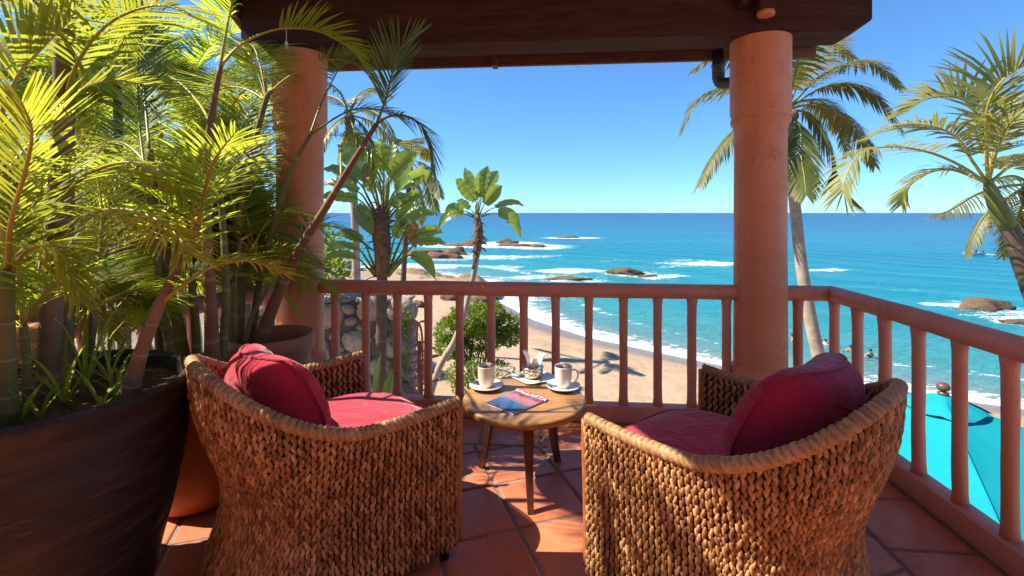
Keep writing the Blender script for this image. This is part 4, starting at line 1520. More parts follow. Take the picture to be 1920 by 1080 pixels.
# ------------------------------------------------------------------ pots
POT1 = Vector((-1.66, 1.70, 0)); POT2 = Vector((-1.60, 2.46, 0)); POT3 = Vector((-1.47, 2.93, 0))
def pot(p, prof, mat, label, soil_r, soil_z, seed, jit=.02):
    t = thing('plant_pot', tuple(p), label, 'pot', 'plant pots')
    mb = MB(); 
    fine = []
    for (r0, z0), (r1, z1) in zip(prof[:-1], prof[1:]):
        n = max(1, int(math.hypot(z1 - z0, r1 - r0) / .04))
        for i in range(n): fine.append((r0 + (r1 - r0) * i / n, z0 + (z1 - z0) * i / n))
    fine.append(prof[-1])
    mb.lathe(p, fine, 56, jit, seed)
    mb.build('body', mat, t, True, None, 60)
    mb = MB()
    N = 26
    vs = [p + Vector((0, 0, soil_z + .02))]
    for i in range(1, 9):
        for k in range(N):
            a = 2 * PI * k / N; r = soil_r * i / 8
            q = Vector((math.cos(a) * r, math.sin(a) * r, 0))
            vs.append(p + q + Vector((0, 0, soil_z + .022 * noise.noise(q * 9 + Vector((seed, 0, 0))))))
    fs = [(0, 1 + k, 1 + (k + 1) % N) for k in range(N)]
    for i in range(7):
        for k in range(N):
            a = 1 + i * N + k; b = 1 + i * N + (k + 1) % N
            fs.append((a, a + N, b + N, b))
    mb.add(vs, fs)
    mb.build('soil', M['soil'], t)
    return t
pot1 = pot(POT1, [(.30, 0), (.315, .02), (.34, .14), (.385, .34), (.418, .54), (.424, .64), (.420, .72), (.428, .785), (.442, .815), (.444, .836), (.432, .846), (.408, .840), (.400, .81), (.395, .74)], M['pot_dark'],
    'huge smoke-blackened clay pot at the lower left corner', .40, .785, 3.0, .03)
pot2 = pot(POT2, [(.17, 0), (.205, .02), (.235, .10), (.252, .22), (.258, .36), (.254, .50), (.250, .545), (.262, .56), (.266, .60), (.264, .66), (.255, .67), (.24, .66), (.235, .6)], M['pot_terracotta'],
    'orange terracotta pot squeezed between the black pot and the left chair', .24, .62, 5.0, .01)
pot3 = pot(POT3, [(.15, 0), (.17, .02), (.20, .2), (.222, .42), (.228, .52), (.222, .58), (.232, .60), (.246, .625), (.250, .66), (.246, .70), (.236, .712), (.218, .70), (.208, .66), (.20, .6)], M['pot_grey'],
    'greyish clay pot with a thick rolled lip in front of the left column', .205, .60, 8.0, .012)

# ------------------------------------------------------------------ potted areca palms
prnd = random.Random(21)
# where the sun comes in under the roof in the photograph: the palms keep these ways (nearly) open
SUNWAY = [[Vector((.28, 1.72, .20)), .40, 0, 0], [Vector((.34, 1.85, .60)), .34, 0, 0], [Vector((.60, 2.05, .50)), .22, 0, 0], [Vector((-1.0, 1.93, .78)), .24, 2, 0], [Vector((-.72, 2.2, .52)), .24, 3, 0], [Vector((.07, 2.6, .45)), .30, 3, 0], [Vector((-1.4, 2.13, 0)), .12, 2, 0], [Vector((-.1, 2.55, 0)), .2, 3, 0]]
def blocks(pts, leaf):
    hit = []
    pp = crom(pts, 16)
    for i, (c, r, mx, n) in enumerate(SUNWAY):
        for p in pp[4:]:
            d = p - c
            t = d.dot(to_sun)
            if t > .05 and (d - to_sun * t).length < r + leaf * .35:
                hit.append(i); break
    return hit
def crown(plant, top, tdir, count, L, mat_list, leaf, seed, el=(.45, 1.25), sag=(1.0, 1.9), n=34, width=.0128, rib='petiole'):
    cr = random.Random(seed)
    near = top[1] < 3.2
    for k in range(count):
        for tries in range(14):
            az = 2 * PI * (k / count) + cr.uniform(-.4, .4) + tries * .9
            pts = arc_pts(top, az, cr.uniform(*el), L * cr.uniform(.8, 1.15), cr.uniform(*sag))
            if not near: break
            if any(500 < 960 + 900 * p.x / p.y < 700 and 399 - 900 * (p.z - EYE) / p.y < 470 for p in pts[3:]): continue
            if any(p.y < 1.05 for p in pts): continue
            hit = blocks(pts, leaf)
            if any(SUNWAY[h][3] >= SUNWAY[h][2] for h in hit): continue
            for h in hit: SUNWAY[h][3] += 1
            break
        else:
            continue
        add_frond(plant, pts, M[cr.choice(mat_list)], M[rib], leaf_len=leaf * cr.uniform(.95, 1.25), n=n, width=width, droop=cr.uniform(.35, .8), vee=cr.uniform(.2, .6), rr=.0075, seed=cr.random(), start=cr.uniform(.14, .26))

def hero(plant, px, mat, leaf=.30, n=36, width=.018, rib='petiole', **kw):
    """a frond traced through points of the plant; its far end swings nearer or farther where it would shut a sunway"""
    prnd_seed = sum(a * 7 + b * 13 for a, b, c in px)
    best = None
    m = len(px) - 1
    for k in (1.0, 1.15, .88, 1.3, 1.45, .78):
        pts = [P(x, y, d * (1 + (k - 1) * (j / m) ** .7)) for j, (x, y, d) in enumerate(px)]
        hit = blocks(pts, leaf)
        cost = sum(1 for h in hit if SUNWAY[h][3] >= SUNWAY[h][2]) + abs(k - 1) * .1
        if best is None or cost < best[0]: best = (cost, pts, hit)
    cost, pts, hit = best
    if cost >= 1 and plant.name == 'areca_palm': print('HERO BLOCKS', px[0], px[-1], hit)
    for h in hit: SUNWAY[h][3] += 1
    return add_frond(plant, pts, M[mat], M[rib], leaf_len=leaf * 1.08, n=int(n * 1.15), width=width * .60, seed=prnd_seed, **kw)

palm1 = thing('areca_palm', (POT1.x, POT1.y, .78), 'sunlit yellow-green areca palm growing in the black pot', 'palm', 'potted areca palms')
stem(palm1, [P(88, 790, 1.730), P(98, 560, 1.739), P(113, 300, 1.748), P(120, 60, 1.767), P(122, -160, 1.786)], .034, .027, M['culm_brown'], bulge=.012)
stem(palm1, [P(122, 770, 1.879), P(124, 520, 1.897), P(126, 250, 1.906), P(128, -60, 1.906)], .028, .022, M['culm_brown'])
stem(palm1, [P(240, 750, 1.66), P(262, 668, 1.65), P(300, 570, 1.64), P(340, 490, 1.62), P(372, 420, 1.60)], .028, .010, M['culm_brown'], bulge=.01)
stem(palm1, [P(14, 780, 1.507), P(12, 600, 1.507), P(14, 505, 1.507)], .024, .018, M['culm_green'], bulge=.01)
stem(palm1, [P(52, 800, 1.628), P(50, 690, 1.637), P(44, 610, 1.637)], .016, .012, M['culm_green'])
stem(palm1, [P(170, 730, 1.953), P(172, 640, 1.953), P(176, 560, 1.972)], .015, .011, M['culm_brown'])
stem(palm1, [P(-50, 780, 1.581), P(-45, 480, 1.600), P(-38, 180, 1.628), P(-30, -40, 1.674)], .030, .022, M['culm_brown'])
# fronds seen one by one
hero(palm1, [(6, 330, 1.488), (70, 255, 1.544), (118, 195, 1.600), (165, 162, 1.655), (215, 150, 1.711), (270, 158, 1.767)], 'areca_yellow', .20, 30, .021, vee=.75, droop=.15, start=.05, rr=.0085)
hero(palm1, [(-60, 330, 1.395), (-5, 230, 1.442), (35, 140, 1.507), (75, 95, 1.581), (130, 40, 1.674)], 'areca_yellow', .27, 26, .026, vee=.9, droop=.1, start=.05)
hero(palm1, [(14, 505, 1.507), (40, 430, 1.544), (72, 370, 1.581), (105, 330, 1.628), (150, 320, 1.674)], 'areca_yellow', .22, 26, .02, vee=.6, droop=.3)
hero(palm1, [(14, 505, 1.507), (20, 420, 1.488), (45, 330, 1.469), (60, 250, 1.451), (40, 190, 1.432)], 'areca_yellow', .24, 26, .02, vee=.7, droop=.3)
hero(palm1, [(14, 505, 1.507), (2, 420, 1.488), (-20, 340, 1.469), (-60, 290, 1.442)], 'areca_yellow', .24, 24, .02, vee=.5, droop=.4)
hero(palm1, [(44, 610, 1.637), (60, 540, 1.655), (82, 450, 1.674), (96, 380, 1.711), (130, 330, 1.748)], 'areca_yellow', .2, 24, .018, vee=.5)
hero(palm1, [(44, 610, 1.637), (36, 520, 1.618), (30, 430, 1.600), (10, 370, 1.581)], 'areca_yellow', .2, 24, .018, vee=.5)
hero(palm1, [(44, 610, 1.637), (76, 560, 1.581), (118, 520, 1.544), (160, 510, 1.507)], 'areca_green', .2, 24, .018, vee=.5)
hero(palm1, [(176, 560, 1.972), (186, 470, 1.972), (190, 380, 1.953), (170, 300, 1.934), (130, 250, 1.906)], 'areca_yellow', .26, 30, .02)
hero(palm1, [(176, 560, 1.972), (196, 480, 1.953), (240, 420, 1.916), (300, 400, 1.879)], 'areca_green', .24, 28, .019)
hero(palm1, [(176, 560, 1.972), (160, 490, 1.990), (130, 430, 2.009), (80, 420, 2.046)], 'areca_yellow', .24, 28, .019)
hero(palm1, [(372, 420, 1.60), (384, 360, 1.58), (402, 300, 1.55), (440, 250, 1.50)], 'areca_green', .2, 24, .017)
hero(palm1, [(340, 490, 1.62), (352, 455, 1.60), (362, 405, 1.58), (356, 340, 1.56), (330, 300, 1.54)], 'areca_green', .2, 24, .017)
hero(palm1, [(300, 570, 1.64), (350, 530, 1.7), (400, 500, 1.804), (470, 490, 1.786), (540, 515, 1.767)], 'areca_green', .20, 30, .016)
hero(palm1, [(110, 380, 1.748), (160, 330, 1.711), (230, 305, 1.674), (300, 320, 1.655), (350, 370, 1.637)], 'areca_green', .26, 36, .018, droop=.8)
hero(palm1, [(112, 440, 1.748), (170, 400, 1.730), (250, 395, 1.711), (320, 430, 1.693), (360, 480, 1.674)], 'areca_green', .25, 36, .018, droop=.8)
hero(palm1, [(118, 200, 1.767), (150, 110, 1.767), (210, 40, 1.767), (300, 10, 1.767), (380, 40, 1.767)], 'areca_yellow', .28, 36, .02)
hero(palm1, [(120, 100, 1.767), (80, 20, 1.730), (30, -20, 1.693), (-30, -10, 1.674)], 'areca_yellow', .28, 36, .022, vee=.2)
hero(palm1, [(122, 40, 1.814), (170, -10, 1.860), (215, 20, 1.906), (240, 90, 1.953)], 'areca_yellow', .26, 32, .02, vee=.3)
crown(palm1, P(113, 330, 1.767), None, 13, .95, ['areca_yellow', 'areca_green', 'areca_green'], .27, 4)
crown(palm1, P(118, 120, 1.767), None, 13, 1.0, ['areca_yellow', 'areca_green'], .28, 5)
crown(palm1, P(-40, 300, 1.618), None, 9, .95, ['areca_yellow'], .28, 6)
crown(palm1, P(10, 470, 1.953), None, 9, .85, ['areca_yellow', 'areca_green'], .25, 7)

palm2 = thing('areca_palm', (POT2.x, POT2.y, .62), 'tall red-stemmed areca palm growing in the orange terracotta pot', 'palm', 'potted areca palms')
stem(palm2, [P(398, 700, 2.42), P(396, 600, 2.42), P(388, 450, 2.42), P(386, 330, 2.42), P(395, 230, 2.42), P(413, 125, 2.42)], .037, .013, M['culm_red'], bulge=.008)
stem(palm2, [P(345, 690, 2.55), P(332, 600, 2.55), P(312, 520, 2.56), P(295, 400, 2.57), P(280, 280, 2.58)], .034, .018, M['culm_green'], bulge=.01)
stem(palm2, [P(325, 690, 2.46), P(308, 590, 2.48), P(292, 470, 2.5), P(276, 350, 2.52)], .026, .014, M['culm_green'])
stem(palm2, [P(370, 690, 2.55), P(364, 580, 2.56), P(352, 470, 2.58), P(330, 380, 2.6)], .024, .014, M['culm_green'])
stem(palm2, [P(300, 690, 2.5), P(296, 560, 2.52), P(302, 430, 2.54), P(304, 300, 2.56)], .022, .012, M['culm_brown'])
stem(palm2, [P(416, 680, 2.5), P(424, 560, 2.52), P(420, 450, 2.54), P(410, 330, 2.56)], .024, .014, M['culm_green'])
hero(palm2, [(413, 125, 2.42), (424, 60, 2.42), (436, -20, 2.42), (420, -110, 2.42)], 'areca_green', .33, 34, .02, vee=.6, start=.3)
hero(palm2, [(413, 125, 2.42), (450, 85, 2.40), (500, 60, 2.38), (545, 53, 2.36), (600, 60, 2.34), (660, 95, 2.32), (700, 150, 2.3)], 'areca_green', .25, 40, .021, vee=.55, start=.42, droop=.35)
hero(palm2, [(395, 230, 2.42), (370, 190, 2.44), (330, 150, 2.46), (290, 140, 2.48), (250, 170, 2.5)], 'areca_green', .30, 36, .02)
hero(palm2, [(388, 400, 2.42), (430, 330, 2.4), (470, 270, 2.38), (520, 260, 2.36)], 'areca_yellow', .26, 34, .018)
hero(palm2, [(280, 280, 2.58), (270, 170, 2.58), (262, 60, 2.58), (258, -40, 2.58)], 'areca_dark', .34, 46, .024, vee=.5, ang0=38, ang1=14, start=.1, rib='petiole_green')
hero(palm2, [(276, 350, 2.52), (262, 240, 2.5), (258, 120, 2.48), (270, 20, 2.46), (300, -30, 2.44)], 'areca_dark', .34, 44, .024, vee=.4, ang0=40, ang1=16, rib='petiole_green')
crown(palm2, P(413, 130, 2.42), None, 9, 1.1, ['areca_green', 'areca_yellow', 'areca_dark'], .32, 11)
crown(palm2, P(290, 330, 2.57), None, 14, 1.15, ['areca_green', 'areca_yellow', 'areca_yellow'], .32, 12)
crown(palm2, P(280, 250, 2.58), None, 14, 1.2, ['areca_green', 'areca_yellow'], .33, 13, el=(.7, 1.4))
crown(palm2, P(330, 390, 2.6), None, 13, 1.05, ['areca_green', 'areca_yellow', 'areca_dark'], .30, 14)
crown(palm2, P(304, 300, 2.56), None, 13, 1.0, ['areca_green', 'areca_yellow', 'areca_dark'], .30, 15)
crown(palm2, P(410, 340, 2.56), None, 14, 1.0, ['areca_green', 'areca_yellow', 'areca_yellow'], .30, 16)

palm3 = thing('areca_palm', (POT3.x, POT3.y, .62), 'areca palm leaning out to the right from the lipped clay pot', 'palm', 'potted areca palms')
stem(palm3, [P(482, 665, 2.86), P(495, 620, 2.85), P(520, 555, 2.84), P(560, 470, 2.82), P(610, 390, 2.78), P(655, 315, 2.75), P(705, 234, 2.72)], .046, .013, M['culm_red'], bulge=.006)
stem(palm3, [P(470, 660, 2.9), P(488, 520, 2.92), P(520, 400, 2.92), P(545, 320, 2.92), P(581, 254, 2.92)], .024, .012, M['culm_green'])
stem(palm3, [P(448, 660, 2.85), P(452, 540, 2.86), P(448, 420, 2.88), P(470, 300, 2.9), P(498, 190, 2.92), P(510, 170, 2.92)], .027, .014, M['culm_green'])
stem(palm3, [P(430, 665, 2.9), P(428, 560, 2.92), P(424, 450, 2.94), P(430, 340, 2.96)], .022, .012, M['culm_green'])
stem(palm3, [P(455, 670, 2.8), P(470, 600, 2.78), P(500, 545, 2.76)], .018, .01, M['culm_brown'])
stem(palm3, [P(440, 670, 2.8), P(436, 600, 2.76), P(440, 530, 2.72), P(452, 450, 2.7)], .018, .01, M['culm_green'])
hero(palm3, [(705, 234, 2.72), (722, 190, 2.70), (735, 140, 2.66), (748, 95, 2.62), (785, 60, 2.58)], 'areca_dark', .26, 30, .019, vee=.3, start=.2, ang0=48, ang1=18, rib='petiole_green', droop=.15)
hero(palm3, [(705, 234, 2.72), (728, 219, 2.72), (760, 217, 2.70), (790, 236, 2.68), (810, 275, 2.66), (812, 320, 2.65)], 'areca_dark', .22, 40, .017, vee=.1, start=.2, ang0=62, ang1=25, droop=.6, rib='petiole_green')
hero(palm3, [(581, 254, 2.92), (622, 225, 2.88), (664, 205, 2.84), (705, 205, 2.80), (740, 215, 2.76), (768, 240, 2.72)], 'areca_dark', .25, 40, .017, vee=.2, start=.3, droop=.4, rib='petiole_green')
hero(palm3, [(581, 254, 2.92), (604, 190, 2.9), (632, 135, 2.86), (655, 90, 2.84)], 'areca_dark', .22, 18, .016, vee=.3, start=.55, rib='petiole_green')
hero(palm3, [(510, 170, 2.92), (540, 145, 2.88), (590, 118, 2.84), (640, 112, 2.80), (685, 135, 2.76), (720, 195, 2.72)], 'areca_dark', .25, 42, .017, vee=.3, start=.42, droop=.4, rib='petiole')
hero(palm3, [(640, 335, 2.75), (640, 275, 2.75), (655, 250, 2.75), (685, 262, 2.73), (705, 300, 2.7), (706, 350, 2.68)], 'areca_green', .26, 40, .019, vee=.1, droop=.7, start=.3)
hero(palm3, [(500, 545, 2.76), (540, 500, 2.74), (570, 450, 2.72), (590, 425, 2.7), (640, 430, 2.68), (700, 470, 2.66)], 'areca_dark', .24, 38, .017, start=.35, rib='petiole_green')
hero(palm3, [(452, 450, 2.7), (490, 430, 2.66), (530, 440, 2.62), (560, 480, 2.58), (575, 540, 2.55)], 'areca_yellow', .30, 38, .021, vee=.1, droop=1.0, start=.1)
hero(palm3, [(470, 470, 2.8), (500, 420, 2.78), (535, 400, 2.76), (580, 410, 2.74), (615, 445, 2.72)], 'areca_green', .24, 38, .018, start=.2)
crown(palm3, P(500, 190, 2.92), None, 9, 1.0, ['areca_green', 'areca_yellow'], .32, 31)
crown(palm3, P(430, 340, 2.96), None, 14, 1.05, ['areca_green', 'areca_yellow', 'areca_yellow'], .32, 32)
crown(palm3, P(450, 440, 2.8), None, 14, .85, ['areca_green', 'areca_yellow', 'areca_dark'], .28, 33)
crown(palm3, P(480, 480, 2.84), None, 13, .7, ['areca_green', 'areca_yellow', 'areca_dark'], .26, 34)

hero(palm1, [(110, 470, 1.78), (150, 440, 1.80), (190, 470, 1.82), (205, 540, 1.84)], 'dryleaf', .16, 20, .016, rib='petiole', droop=1.2)
hero(palm2, [(388, 420, 2.44), (430, 400, 2.46), (470, 440, 2.48), (490, 520, 2.5)], 'dryleaf', .18, 22, .016, rib='petiole', droop=1.2)
hero(palm2, [(300, 480, 2.5), (260, 455, 2.5), (215, 480, 2.5), (190, 550, 2.5)], 'dryleaf', .18, 22, .016, rib='petiole', droop=1.2)
hero(palm1, [(14, 520, 1.52), (50, 470, 1.56), (95, 465, 1.6), (130, 500, 1.64), (150, 560, 1.66)], 'areca_yellow', .2, 30, .016, droop=.8)
hero(palm2, [(330, 420, 2.58), (290, 350, 2.6), (230, 310, 2.62), (170, 320, 2.64), (120, 370, 2.66)], 'areca_yellow', .28, 36, .018, droop=.6)
hero(palm3, [(430, 380, 2.95), (400, 300, 2.98), (350, 250, 3.0), (290, 250, 3.0), (240, 300, 3.0)], 'areca_yellow', .30, 38, .018, droop=.6)
hero(palm3, [(450, 420, 2.9), (470, 350, 2.95), (480, 290, 3.0), (460, 240, 3.05)], 'areca_yellow', .28, 36, .018, droop=.5)
crown(palm1, P(60, 600, 1.75), None, 9, .55, ['areca_green', 'areca_yellow'], .22, 41, el=(.3, 1.0))
crown(palm1, P(175, 580, 1.95), None, 9, .55, ['areca_green', 'areca_yellow'], .22, 42, el=(.3, 1.0))
crown(palm2, P(310, 540, 2.52), None, 12, .75, ['areca_green', 'areca_yellow', 'areca_green'], .25, 43, el=(.3, 1.1))
crown(palm2, P(355, 470, 2.58), None, 12, .75, ['areca_green', 'areca_yellow', 'areca_green'], .25, 44, el=(.3, 1.1))
crown(palm2, P(300, 430, 2.54), None, 12, .8, ['areca_green', 'areca_yellow', 'areca_green'], .26, 46, el=(.3, 1.1))
crown(palm3, P(430, 540, 2.9), None, 12, .7, ['areca_green', 'areca_yellow', 'areca_green'], .25, 45, el=(.4, 1.2))
crown(palm3, P(450, 380, 2.92), None, 12, .8, ['areca_green', 'areca_yellow', 'areca_green'], .26, 47, el=(.4, 1.2))
# seedlings in the black pot (each a small thing of its own)
sd_lab = ['tuft of bright seedling leaves by the left edge of the black pot', 'tall seedling tuft right of the thick brown stem in the black pot', 'broad seedling tuft in the middle of the black pot', 'small seedling tuft left of the leaning stem', 'thin seedling between the tufts at the front of the black pot', 'low seedling tuft at the near rim of the black pot', 'slender grassy seedling beside the leaning stem']
for i, (px, py, d, h, nb_) in enumerate([(38, 775, 1.62, .14, 6), (122, 760, 1.78, .24, 9), (160, 745, 1.92, .26, 10), (205, 745, 2.02, .2, 8), (190, 768, 1.75, .13, 6), (75, 790, 1.66, .12, 6), (215, 765, 1.85, .16, 7)]):
    b = P(px, py, d * .94); b.z = .79
    t = thing('seedling', tuple(b), sd_lab[i], 'plant', 'seedlings in the black pot')
    for k in range(nb_):
        az = 2 * PI * k / nb_ + prnd.uniform(-.4, .4)
        pts = arc_pts(b + Vector((0, 0, -.01)), az, prnd.uniform(.9, 1.4), h * prnd.uniform(.8, 1.5), prnd.uniform(.8, 1.8), 6)
        mb = MB(); vs = []; al = []
        w = prnd.uniform(.010, .018)
        for j, p in enumerate(pts):
            s = j / (len(pts) - 1)
            T = (pts[min(j + 1, len(pts) - 1)] - pts[max(j - 1, 0)]).normalized()
            S = T.cross(Vector((0, 0, 1)))
            S = S.normalized() if S.length > .01 else Vector((1, 0, 0))
            ww = w * (.25 + .75 * math.sin(PI * min(1, s * .9 + .08)) ) * (1 - s ** 4)
            vs += [p - S * ww * .5, p + S * ww * .5 ]
        mb.add(vs, [(2 * j, 2 * j + 2, 2 * j + 3, 2 * j + 1) for j in range(len(pts) - 1)])
        mb.build('blade', M['grass_leaf'], t)

# ------------------------------------------------------------------ paddle-leaf plants (giant bird of paradise)
def paddle(parent, base, az, el, petiole, L, W, sag, seed, mat='strelitzia', roll=0.0, split=.3):
    fr = random.Random(seed)
    pts = arc_pts(base, az, el, petiole + L, sag, 12)
    pp = crom(pts, 30)
    k0 = int(30 * petiole / (petiole + L))
    rb = MB(); rb.tube(pp[:k0 + 10], [.022 - .016 * i / (k0 + 9) for i in range(k0 + 10)], 6)
    blade = pp[k0:]
    n = len(blade)
    mb = MB(); lastS = None
    rows = []
    edgeL = [1 - (split * fr.random() if fr.random() < .28 else 0) for _ in range(n)]
    edgeR = [1 - (split * fr.random() if fr.random() < .28 else 0) for _ in range(n)]
    for j, p in enumerate(blade):
        s = j / (n - 1)
        T = (blade[min(j + 1, n - 1)] - blade[max(j - 1, 0)]).normalized()
        S = T.cross(Vector((0, 0, 1)))
        if S.length < .15: S = lastS if lastS is not None else Vector((1, 0, 0))
        S = (S - T * S.dot(T)).normalized(); lastS = S
        N = S.cross(T)
        S2 = S * math.cos(roll) + N * math.sin(roll); N2 = N * math.cos(roll) - S * math.sin(roll)
        hw = W * .5 * (max(0, 1 - (2 * s - .92) ** 2 / 1.25) ** .62) * (1 - s ** 6)
        row = []
        for q in (-1, -.5, 0, .5, 1):
            e = edgeL[j] if q < 0 else edgeR[j]
            row.append(p + S2 * hw * q * (e if abs(q) == 1 else 1) + N2 * (abs(q) * hw * .38 - (q * q) * hw * .12) + Vector((0, 0, -.012 * math.sin(j * 2.3 + q * 2))) * abs(q))
        rows.append(row)
    vs = [v for r in rows for v in r]
    mb.add(vs, [(j * 5 + q, j * 5 + q + 1, (j + 1) * 5 + q + 1, (j + 1) * 5 + q) for j in range(n - 1) for q in range(4)])
    o = mb.build('leaf', M[mat], parent, True, tuple(base))
    rb.build('leaf_stalk', M['petiole_green'] if mat == 'strelitzia' else M['dryleaf'], o)
    return o

def aim(a, b):
    """azimuth / elevation from pixel+depth a to pixel+depth b"""
    v = P(*b) - P(*a)
    return math.atan2(v.y, v.x), math.atan2(v.z, math.hypot(v.x, v.y)), v.length

D1 = 7.4
bp1 = thing('paddle_leaf_plant', tuple(P(713, 1150, D1)), 'tall shaggy-trunked plant with big paddle leaves behind the left balusters', 'plant', 'giant paddle-leaf plants')
stem(bp1, [P(713, 1150, D1), P(714, 760, D1), P(716, 560, D1), P(718, 470, D1)], .085, .082, M['trunk_dark'], 'trunk', 12, 40)
mb = MB(); mb.tube(crom([P(716, 520, D1), P(717, 470, D1), P(714, 430, D1), P(716, 385, D1)], 14), [.09, .10, .11, .12, .125, .13, .135, .14, .14, .135, .13, .12, .10, .07], 14); mb.build('leaf_base', M['fibre'], bp1)
def blade(parent, root, start, tip, w, d0, mat, seed, tilt=0.0, bend=.12, dd=0.0):
    """one paddle leaf: stalk from root to start, blade from start to tip (pixels of the plant), w = width in pixels"""
    fr = random.Random(seed)
    A, B = P(root[0], root[1], d0), P(start[0], start[1], d0 + dd * .5)
    Cc = P(tip[0], tip[1], d0 + dd)
    up = Vector((0, 0, 1))
    mid = A.lerp(B, .5) + up * (B - A).length * .06
    rb = MB(); rb.tube(crom([A, mid, B, B.lerp(Cc, .7) + up * (Cc - B).length * bend * .8], 18), [.024 - .019 * i / 17 for i in range(18)], 6)
    axis = crom([B, B.lerp(Cc, .33) + up * (Cc - B).length * bend * .8, B.lerp(Cc, .68) + up * (Cc - B).length * bend, Cc], 18)
    L = (Cc - B).length
    view = Vector((0, -1, 0))
    hw0 = w * d0 / 900 / 2
    rows = []
    n = len(axis)
    cuts = [(fr.uniform(.6, .85) if fr.random() < .07 else 1.0, fr.uniform(.6, .85) if fr.random() < .07 else 1.0) for _ in range(n)]
    for j, p in enumerate(axis):
        q = j / (n - 1)
        T = (axis[min(j + 1, n - 1)] - axis[max(j - 1, 0)]).normalized()
        N = (view * math.cos(tilt) + up * math.sin(tilt)); N = (N - T * N.dot(T)).normalized()
        S = T.cross(N)
        hw = hw0 * max(0.0, 1 - (2 * q - .9) ** 2 / 1.24) ** .6 * (1 - q ** 7)
        row = []
        for e in (-1, -.5, 0, .5, 1):
            c = cuts[j][0] if e < 0 else cuts[j][1]
            row.append(p + S * hw * e * (c if abs(e) == 1 else 1) + N * (abs(e) * hw * .30) + N * (.012 * math.sin(j * 1.9 + seed) * abs(e)))
        rows.append(row)
    mb = MB()
    mb.add([v for r in rows for v in r], [(j * 5 + k, j * 5 + k + 1, (j + 1) * 5 + k + 1, (j + 1) * 5 + k) for j in range(n - 1) for k in range(4)])
    o = mb.build('leaf', M[mat], parent, True, tuple(A))
    rb.build('leaf_stalk', M['petiole_green'], o)
def q_(x, y): return (562 + x * .5734, 169 + y * .5734)
for i, (r, st_, tp, w, tilt, bend, mt) in enumerate([
    ((268, 420), (215, 290), (122, 178), 64, .2, .1, 'strelitzia'), ((262, 430), (190, 300), (70, 262), 58, .9, .1, 'strelitzia'), ((262, 440), (190, 332), (62, 315), 52, .9, .1, 'strelitzia'), ((262, 440), (188, 356), (66, 352), 42, -.5, .1, 'strelitzia'),
    ((272, 400), (275, 262), (264, 152), 44, .1, .05, 'strelitzia'), ((276, 400), (295, 255), (304, 168), 42, .3, .05, 'strelitzia'), ((280, 410), (300, 288), (388, 204), 72, .1, .06, 'strelitzia'), ((284, 410), (322, 316), (440, 284), 56, -.4, .16, 'strelitzia'),
    ((286, 430), (338, 372), (412, 356), 38, -.5, .22, 'strelitzia'), ((286, 440), (318, 424), (384, 378), 48, .5, .1, 'strelitzia'), ((288, 450), (328, 446), (440, 408), 50, .7, .12, 'strelitzia'), ((286, 590), (312, 480), (350, 418), 48, .5, .05, 'strelitzia'),
    ((288, 600), (366, 424), (378, 520), 50, .0, .04, 'dryleaf'), ((290, 600), (384, 474), (470, 466), 40, -.3, .14, 'strelitzia'), ((292, 605), (386, 500), (482, 504), 36, -.5, .12, 'strelitzia'), ((290, 610), (364, 540), (446, 622), 46, .5, .22, 'strelitzia'),
    ((252, 600), (205, 494), (112, 482), 42, .7, .16, 'strelitzia'), ((250, 605), (190, 520), (82, 532), 38, .8, .16, 'strelitzia'), ((248, 610), (182, 548), (74, 566), 38, .8, .18, 'strelitzia'), ((262, 440), (188, 380), (238, 478), 58, .1, .1, 'strelitzia'),
    ((266, 420), (226, 236), (212, 312), 34, .2, .02, 'dryleaf'), ((274, 400), (256, 270), (214, 200), 46, .4, .05, 'strelitzia'), ((276, 410), (312, 330), (372, 300), 50, .4, .1, 'strelitzia'), ((270, 420), (246, 330), (196, 270), 50, -.3, .08, 'strelitzia'), ((282, 420), (310, 385), (350, 340), 44, .2, .1, 'strelitzia')]):
    blade(bp1, q_(*r), q_(*st_), q_(*tp), w * .56, D1, mt, i * 3 + 1, tilt, bend, prnd.uniform(-.7, .6))
for k in range(34):                                             # dead hanging sheaths
    a = prnd.uniform(0, 2 * PI)
    b = P(716 + prnd.uniform(-9, 9), prnd.uniform(385, 520), D1)
    pts = arc_pts(b, a, prnd.uniform(.2, 1.0), prnd.uniform(.3, .6), 1.5, 6)
    mb = MB(); mb.tube(pts, [.016, .013, .010, .008, .006, .004, .002], 5); mb.build('dry_sheath', M['dryleaf'], bp1)

